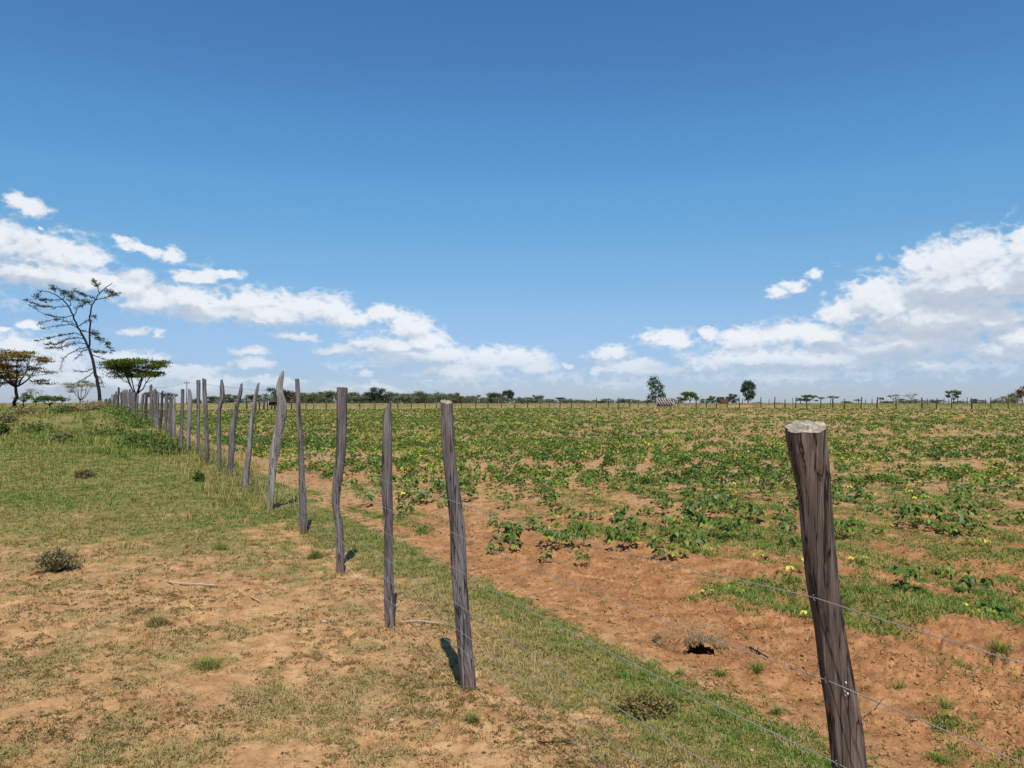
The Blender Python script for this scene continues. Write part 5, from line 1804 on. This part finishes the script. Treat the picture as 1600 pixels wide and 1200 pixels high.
horizon += [(490, 617, 30, 'bush', 'leaf_olive', 3), (505, 616, 26, 'bush', 'leaf_olive', 1), (560, 617, 26, 'bush', 'leaf_olive', 0), (579, 615, 24, 'bush', 'leaf_dark', 2), (600, 615, 24, 'bush', 'leaf_olive', 3), (630, 616, 24, 'bush', 'leaf_olive', 0), (646, 615, 24, 'bush', 'leaf_olive', 1), (663, 616, 26, 'bush', 'leaf_olive', 3), (690, 616, 24, 'bush', 'leaf_olive', 2), (704, 617, 24, 'bush', 'leaf_olive', 1), (720, 619, 24, 'bush', 'leaf_olive', 3), (762, 620, 20, 'bush', 'leaf_olive', 0), (782, 619, 20, 'bush', 'leaf_olive', 1), (818, 622, 24, 'bush', 'leaf_olive', 2), (831, 622, 22, 'bush', 'leaf_olive', 0), (538, 615, 24, 'bush', 'leaf_olive', 2), (474, 617, 22, 'bush', 'leaf_olive', 0)]
horizon.sort()
for (px, top, w, kind, leaf, var), wh in zip(horizon, place_word([h[0] for h in horizon])):
    if px == 794:
        lab = 'dark round dense tree on short stems standing highest in the middle horizon'
    elif px == 874:
        lab = 'low dark thicket on the horizon, centre of the picture'
    else:
        lab = '%s %s on the horizon, %s' % (LOOK[leaf], 'bush' if kind == 'bush' else 'tree', wh)
    far_tree(px, top, w, kind, leaf, lab, 225 + random.uniform(-12, 30), 631, var=var)

far_tree(1024, 590, 30, 'tall', 'leaf_dark', 'tall dark clumpy tree behind the pale plank gate', 215, 632)
far_tree(1169, 594, 27, 'oval', 'leaf_dark', 'lone oval dense dark tree right of the rusty shed', 215, 631)
far_tree(1030, 622, 30, 'bush', 'leaf_green', 'green bush at the foot of the tall clumpy tree', 222, 632, var=2)
acacia(1078, 632, 200, 3.6, 4.6, 'leaf_green', 'fresh green feathery acacia right of the plank gate', 51, 0.2, 24, 0.22, 119, 0.3, bark='bark_grey', nlimb=7, dome=0.25, layers=1.6, group='trees along the horizon')
acacia(1264, 632, 190, 2.5, 4.0, 'leaf_green', 'wide green umbrella acacia seen beside the thick post top', 52, 0.35, 22, 0.16, 102, 0.26, nlimb=6, dome=0.2, layers=1.6, group='trees along the horizon')
acacia(1251, 632, 195, 1.7, 2.4, 'leaf_acacia', 'low dark acacia left of the wide green umbrella acacia', 53, 0.4, 12, 0.14, 68, 0.26, nlimb=5, dome=0.2, layers=1.0, group='trees along the horizon')
acacia(1283, 632, 210, 2.0, 2.0, 'leaf_olive', 'small thin umbrella tree right of the wide green acacia', 54, 0.6, 10, 0.1, 57, 0.26, bark='bark_grey', nlimb=5, dome=0.2, layers=0.4, group='trees along the horizon')
acacia(1301, 632, 200, 2.3, 3.2, 'leaf_olive', 'thin flat umbrella tree, second right of the wide acacia', 55, 0.6, 14, 0.09, 57, 0.26, bark='bark_grey', nlimb=6, dome=0.25, layers=0.5, group='trees along the horizon')
acacia(1338, 632, 230, 1.4, 2.6, 'leaf_olive', 'very low flat tree between thin umbrella tree and pale bare tree', 56, 0.5, 10, 0.1, 51, 0.28, nlimb=5, dome=0.2, layers=0.4, group='trees along the horizon')
acacia(1376, 632, 215, 2.0, 2.0, 'leaf_olive', 'small thin tree just left of the pale bare tree', 57, 0.5, 10, 0.1, 57, 0.26, nlimb=5, dome=0.2, layers=0.6, group='trees along the horizon')
acacia(1396, 632, 205, 2.7, 3.2, 'leaf_pale', 'pale nearly bare umbrella tree on the right horizon', 58, 0.4, 14, 0.09, 30, 0.24, bark='bark_grey', nlimb=6, dome=0.2, layers=0.8, group='trees along the horizon')
acacia(1424, 632, 205, 3.0, 4.6, 'leaf_pale', 'wide bare twiggy tree right of the pale umbrella tree', 59, 0.45, 14, 0.08, 13, 0.22, bark='bark_grey', nlimb=7, dome=0.2, layers=0.8, group='trees along the horizon')
acacia(1490, 633, 190, 3.7, 3.6, 'leaf_olive', 'lone umbrella acacia with green crown on the right horizon', 60, 0.3, 24, 0.15, 102, 0.26, nlimb=7, dome=0.1, layers=1.7, group='trees along the horizon')
acacia(1606, 634, 170, 5.0, 4.6, 'leaf_brown', 'large brown-green tree cut by the right edge', 61, 0.3, 26, 0.16, 119, 0.28, nlimb=7, dome=0.25, layers=1.8, group='trees along the horizon')


# ------------------------------------------------------------------ the far fence
def far_post(px, top, base_y, label, thick=0.075, Y=None):
    X0 = (px - 800) / F_PX * 115
    Yd = Y or float(edge_y(X0)) + 0.2
    for _ in range(3):
        X0 = (px - 800) / F_PX * Yd
        if Y is None:
            Yd = float(edge_y(X0)) + 0.2
    p = at(px, top, Yd)
    g0 = gz(p[0], Yd)
    h = p[2] - g0
    rng = np.random.default_rng(int(px * 10))
    b = MB()
    lx = rng.normal(0, 0.04) * h
    b.tube([[0, 0, -0.3], [lx * 0.3 + rng.normal(0, .02), 0, h * 0.35], [lx * 0.7 + rng.normal(0, .02), 0, h * 0.7], [lx, 0, h]], [thick, thick * 1.05, thick * 0.95, thick * 0.8], 7)
    o = obj('fence_post', b.mesh('far_fence_post', True), M['wood_far'], None, (p[0] - lx, Yd, g0))
    tag(o, label, 'fence post', 'thin dark posts of the far fence')


fp = [(385, 617, .09), (412, 627, .07), (425, 627, .07), (456, 623, .09), (478, 625, .07), (490, 626, .06), (510, 624, .08), (562, 627, .08), (586, 627, .07), (621, 620, .07), (643, 625, .06), (665, 626, .07), (682, 624, .07), (722, 624, .07), (743, 625, .07), (762.5, 620, .08), (783, 624, .06), (804, 630, .09), (824, 623, .09), (844, 628, .06), (858, 628, .06), (875, 628, .08), (893, 622, .08), (913, 627, .06), (932, 621, .08), (950.7, 622, .08), (967, 621, .08), (983.5, 625, .09), (997, 626, .06), (1011.6, 622, .07), (1060, 623, .07), (1088, 624, .09), (1103.5, 624, .09), (1120, 626, .08), (1137, 624, .07), (1154.7, 620, .08), (1189, 620, .08), (1211, 620, .09), (1226.5, 624, .09), (1244, 620, .08), (1259.4, 622, .09), (1282.5, 622, .07), (1301.5, 621, .09), (1319.4, 623, .08), (1346.5, 620, .10), (1371.5, 620, .11), (1399.5, 621, .09), (1440, 621, .11), (1464, 622, .08), (1487, 622, .08), (1517.5, 622, .11), (1548, 621, .08), (1575, 623, .08)]
for (px, top, th), wh in zip(fp, place_word([f[0] for f in fp])):
    far_post(px, top, 640, 'thin dark far fence post, %s' % wh, th)
fp2 = [1160, 1201.5, 1238.5, 1250.5, 1298, 1341, 1352.4, 1362.6, 1449, 1475, 1482.5, 1496, 1505, 1511, 1530, 1540, 1553, 1567, 1586, 1597]
for px, wh in zip(fp2, place_word(fp2)):
    far_post(px, 621.5 + random.uniform(-1, 3), 632, 'faint post of the second fence row behind, %s' % wh, 0.085, 175 + random.uniform(-6, 6))

# two strands on the far fence
for k_, hz in enumerate((1.15, 0.75)):
    pts = []
    for px, top, th in fp:
        X0 = (px - 800) / F_PX * 115
        for _ in range(4):
            X0 = (px - 800) / F_PX * float(edge_y(X0))
        yy = float(edge_y(X0)) + 0.1
        pts.append([X0, yy, gz(X0, yy) + hz])
    b = MB()
    b.tube(pts, 0.006, 4)
    o = obj('fence_wire', b.mesh('far_fence_wire'), M['wire'])
    tag(o, '%s thin wire strand of the far fence' % ('upper', 'lower')[k_], 'wire', 'wire strands of the far fence')


# ------------------------------------------------------------------ poles, shelter, gate, shed, earth heaps
def utility_pole(px, top, Y, label):
    p = at(px, top, Y)
    g0 = gz(p[0], Y)
    h = p[2] - g0
    root = empty('utility_pole', (p[0], Y, g0))
    b = MB()
    b.tube([[0, 0, -0.3], [0, 0, h * 0.5], [0, 0, h]], [0.13, 0.115, 0.10], 6)
    obj('pole', b.mesh('pole', True), M['pole'], root)
    b = MB()
    b.box((0, 0, h - 0.45), (1.5, 0.10, 0.11))
    obj('crossarm', b.mesh('crossarm'), M['pole'], root)
    for x in (-0.65, 0.0, 0.65):
        b = MB()
        z = h - 0.40 if x else h
        b.tube([[x, 0, z], [x, 0, z + 0.12], [x, 0, z + 0.30]], [0.04, 0.08, 0.06], 6)
        obj('insulator', b.mesh('insulator', True), M['pole'], root)
    tag(root, label, 'utility pole')
    return np.array([p[0], Y, g0 + h])


pa = utility_pole(292, 596, 215, 'thin utility pole with crossarm behind the left fence')
pb = utility_pole(533.5, 614, 430, 'distant utility pole hidden behind the square-topped post')
pc = utility_pole(216, 600, 230, 'distant utility pole hidden behind the umbrella acacia')
for k_, (dx, lab) in enumerate(((-0.65, 'left'), (0.65, 'right'))):
    P3 = []
    for a_, c_ in ((pc, pa), (pa, pb)):
        for t in np.linspace(0, 1, 14):
            P3.append(a_ * (1 - t) + c_ * t + np.array([dx, 0, -0.2 - 1.2 * 4 * t * (1 - t)]))
    b = MB()
    b.tube(P3, 0.02, 4)
    o = obj('power_line', b.mesh('power_line'), M['pole'])
    tag(o, '%s overhead power line strung between the utility poles' % lab, 'power line', 'overhead power lines')


def shelter():
    Y = 101.0
    p = at(417, 640, Y)
    g0 = gz(p[0], Y)
    root = empty('pole_shelter', (p[0], Y, g0))
    k = Y / F_PX
    W2 = 17 * k
    h = at(417, 627, Y)[2] - g0
    b = MB()
    for i in range(9):
        b.box((0, -0.75 + i * 0.19, h + random.uniform(-.02, .02)), (2 * W2, 0.165, 0.10))
    obj('roof', b.mesh('shelter_roof'), M['bark_grey'], root)
    for x in (-W2 * 0.85, -W2 * 0.1, W2 * 0.55, W2 * 0.9):
        for y in (-0.6, 0.65):
            b = MB()
            b.tube([[x, y, -0.2], [x + 0.02, y, h * 0.5], [x, y, h - 0.06]], 0.065, 6)
            obj('leg', b.mesh('shelter_leg'), M['wood_far'], root)
    b = MB()
    b.box((W2 * 0.5, 0.72, h * 0.72), (W2 * 0.95, 0.05, h * 0.40))  # dark sheet added to stand for the shade beneath the roof
    obj('back_or_shade_panel', b.mesh('shelter_shade'), M['wood_far'], root)
    tag(root, 'low flat-roofed pole shelter at the far left field edge', 'shelter')


shelter()


def plank_gate():
    Y = 122.0
    p = at(1039.5, 637, Y)
    g0 = gz(p[0], Y)
    k = Y / F_PX
    h = at(1039, 621.5, Y)[2] - g0
    w = 26 * k
    root = empty('plank_gate', (p[0], Y, g0))
    b = MB()
    # frame, top rail slopes down a little to the right
    b.box((-w / 2, 0, h * 0.52), (0.14, 0.09, h * 0.96))
    b.box((w / 2 + 0.12, 0.05, h * 0.42), (0.12, 0.08, h * 0.84), Matrix.Rotation(-0.22, 3, 'Y'))
    b.box((0, 0.02, h * 0.96), (w * 0.98, 0.07, 0.15), Matrix.Rotation(0.02, 3, 'Y'))
    b.box((0, 0.02, h * 0.10), (w * 1.02, 0.07, 0.14))
    obj('frame', b.mesh('gate_frame'), M['plank_pale'], root)
    rng = np.random.default_rng(8)
    for i in range(6):
        x = -w / 2 + 0.32 + i * (w - 0.6) / 5.0
        b = MB()
        ang = 0.60 + rng.normal(0, 0.05)
        b.box((x, -0.07 + 0.013 * (i % 2), h * 0.53), (0.17, 0.03, h * 0.80 / math.cos(ang)), Matrix.Rotation(-ang, 3, 'Y'))
        obj('board', b.mesh('gate_board'), M['plank_pale'], root)
    b = MB()
    b.box((0, 0.25, h * 0.5), (w * 0.9, 0.05, h * 0.75))
    obj('back_or_shade_panel', b.mesh('gate_back'), M['bark_grey'], root)
    tag(root, 'pale weathered plank gate with slanting boards at the far field edge', 'gate')


plank_gate()


def shed():
    Y = 200.0
    p = at(1131.5, 632, Y)
    g0 = gz(p[0], Y)
    k = Y / F_PX
    w = 10.5 * k
    h = at(1131, 623.6, Y)[2] - g0
    root = empty('rusty_shed', (p[0], Y, g0))
    b = MB()
    b.box((0, 0, h * 0.46), (w, 1.4, h * 0.92))
    for i in range(14):
        b.tube([[-w / 2 + (i + 0.5) * w / 14, -0.705, 0], [-w / 2 + (i + 0.5) * w / 14, -0.705, h * 0.9]], 0.03, 5)
    obj('wall', b.mesh('shed_wall'), M['rust'], root)
    b = MB()
    b.box((0, 0, h * 0.96), (w * 1.08, 1.7, 0.06), Matrix.Rotation(0.06, 3, 'X'))
    obj('roof', b.mesh('shed_roof'), M['rust'], root)
    tag(root, 'small rusty sheet metal shed on the horizon', 'shed')


shed()


def heap_mat():
    m, N, out = new_mat('dug red earth')
    g = N.n('ShaderNodeNewGeometry')
    n = N.noise(g.outputs['Position'], 1.6, 5.0, 0.65)
    p = principled(N, N.ramp(n, [(0.3, (0.30, 0.15, 0.07)), (0.65, (0.46, 0.26, 0.13))]), 0.95, 0.05, bump(N, n, 0.6, 0.2))
    N.put(out.inputs[0], p.outputs[0])
    return m


M['heap'] = heap_mat()


def heap(px, w_px, h, Y, label, seed):
    x = at(px, 630, Y)[0]
    w = w_px * Y / F_PX
    g0 = gz(x, Y)
    n = 40
    u, v = np.meshgrid(np.linspace(-1, 1, n), np.linspace(-1, 1, 16))
    z = h * np.clip(1 - u ** 2, 0, 1) ** 0.7 * np.clip(1 - v ** 2, 0, 1) * (0.75 + 0.5 * perlin(u * 3 + seed, v * 2, seed)) - 0.05
    V = np.stack([u * w / 2, v * 2.2, z], -1).reshape(-1, 3)
    i = np.arange(15)[:, None] * n
    j = np.arange(n - 1)[None, :]
    q = np.stack([i + j, i + j + 1, i + n + j + 1, i + n + j], -1).reshape(-1, 4)
    o = obj('earth_heap', mesh_np('earth_heap', V, None, q, None, True), M['heap'], None, (x, Y, g0))
    tag(o, label, 'earth heap')


heap(1158, 48, 0.55, 132, 'long low heap of orange earth below the oval dark tree', 3)
heap(1207, 28, 0.42, 133, 'short low heap of orange earth right of the longer heap', 4)
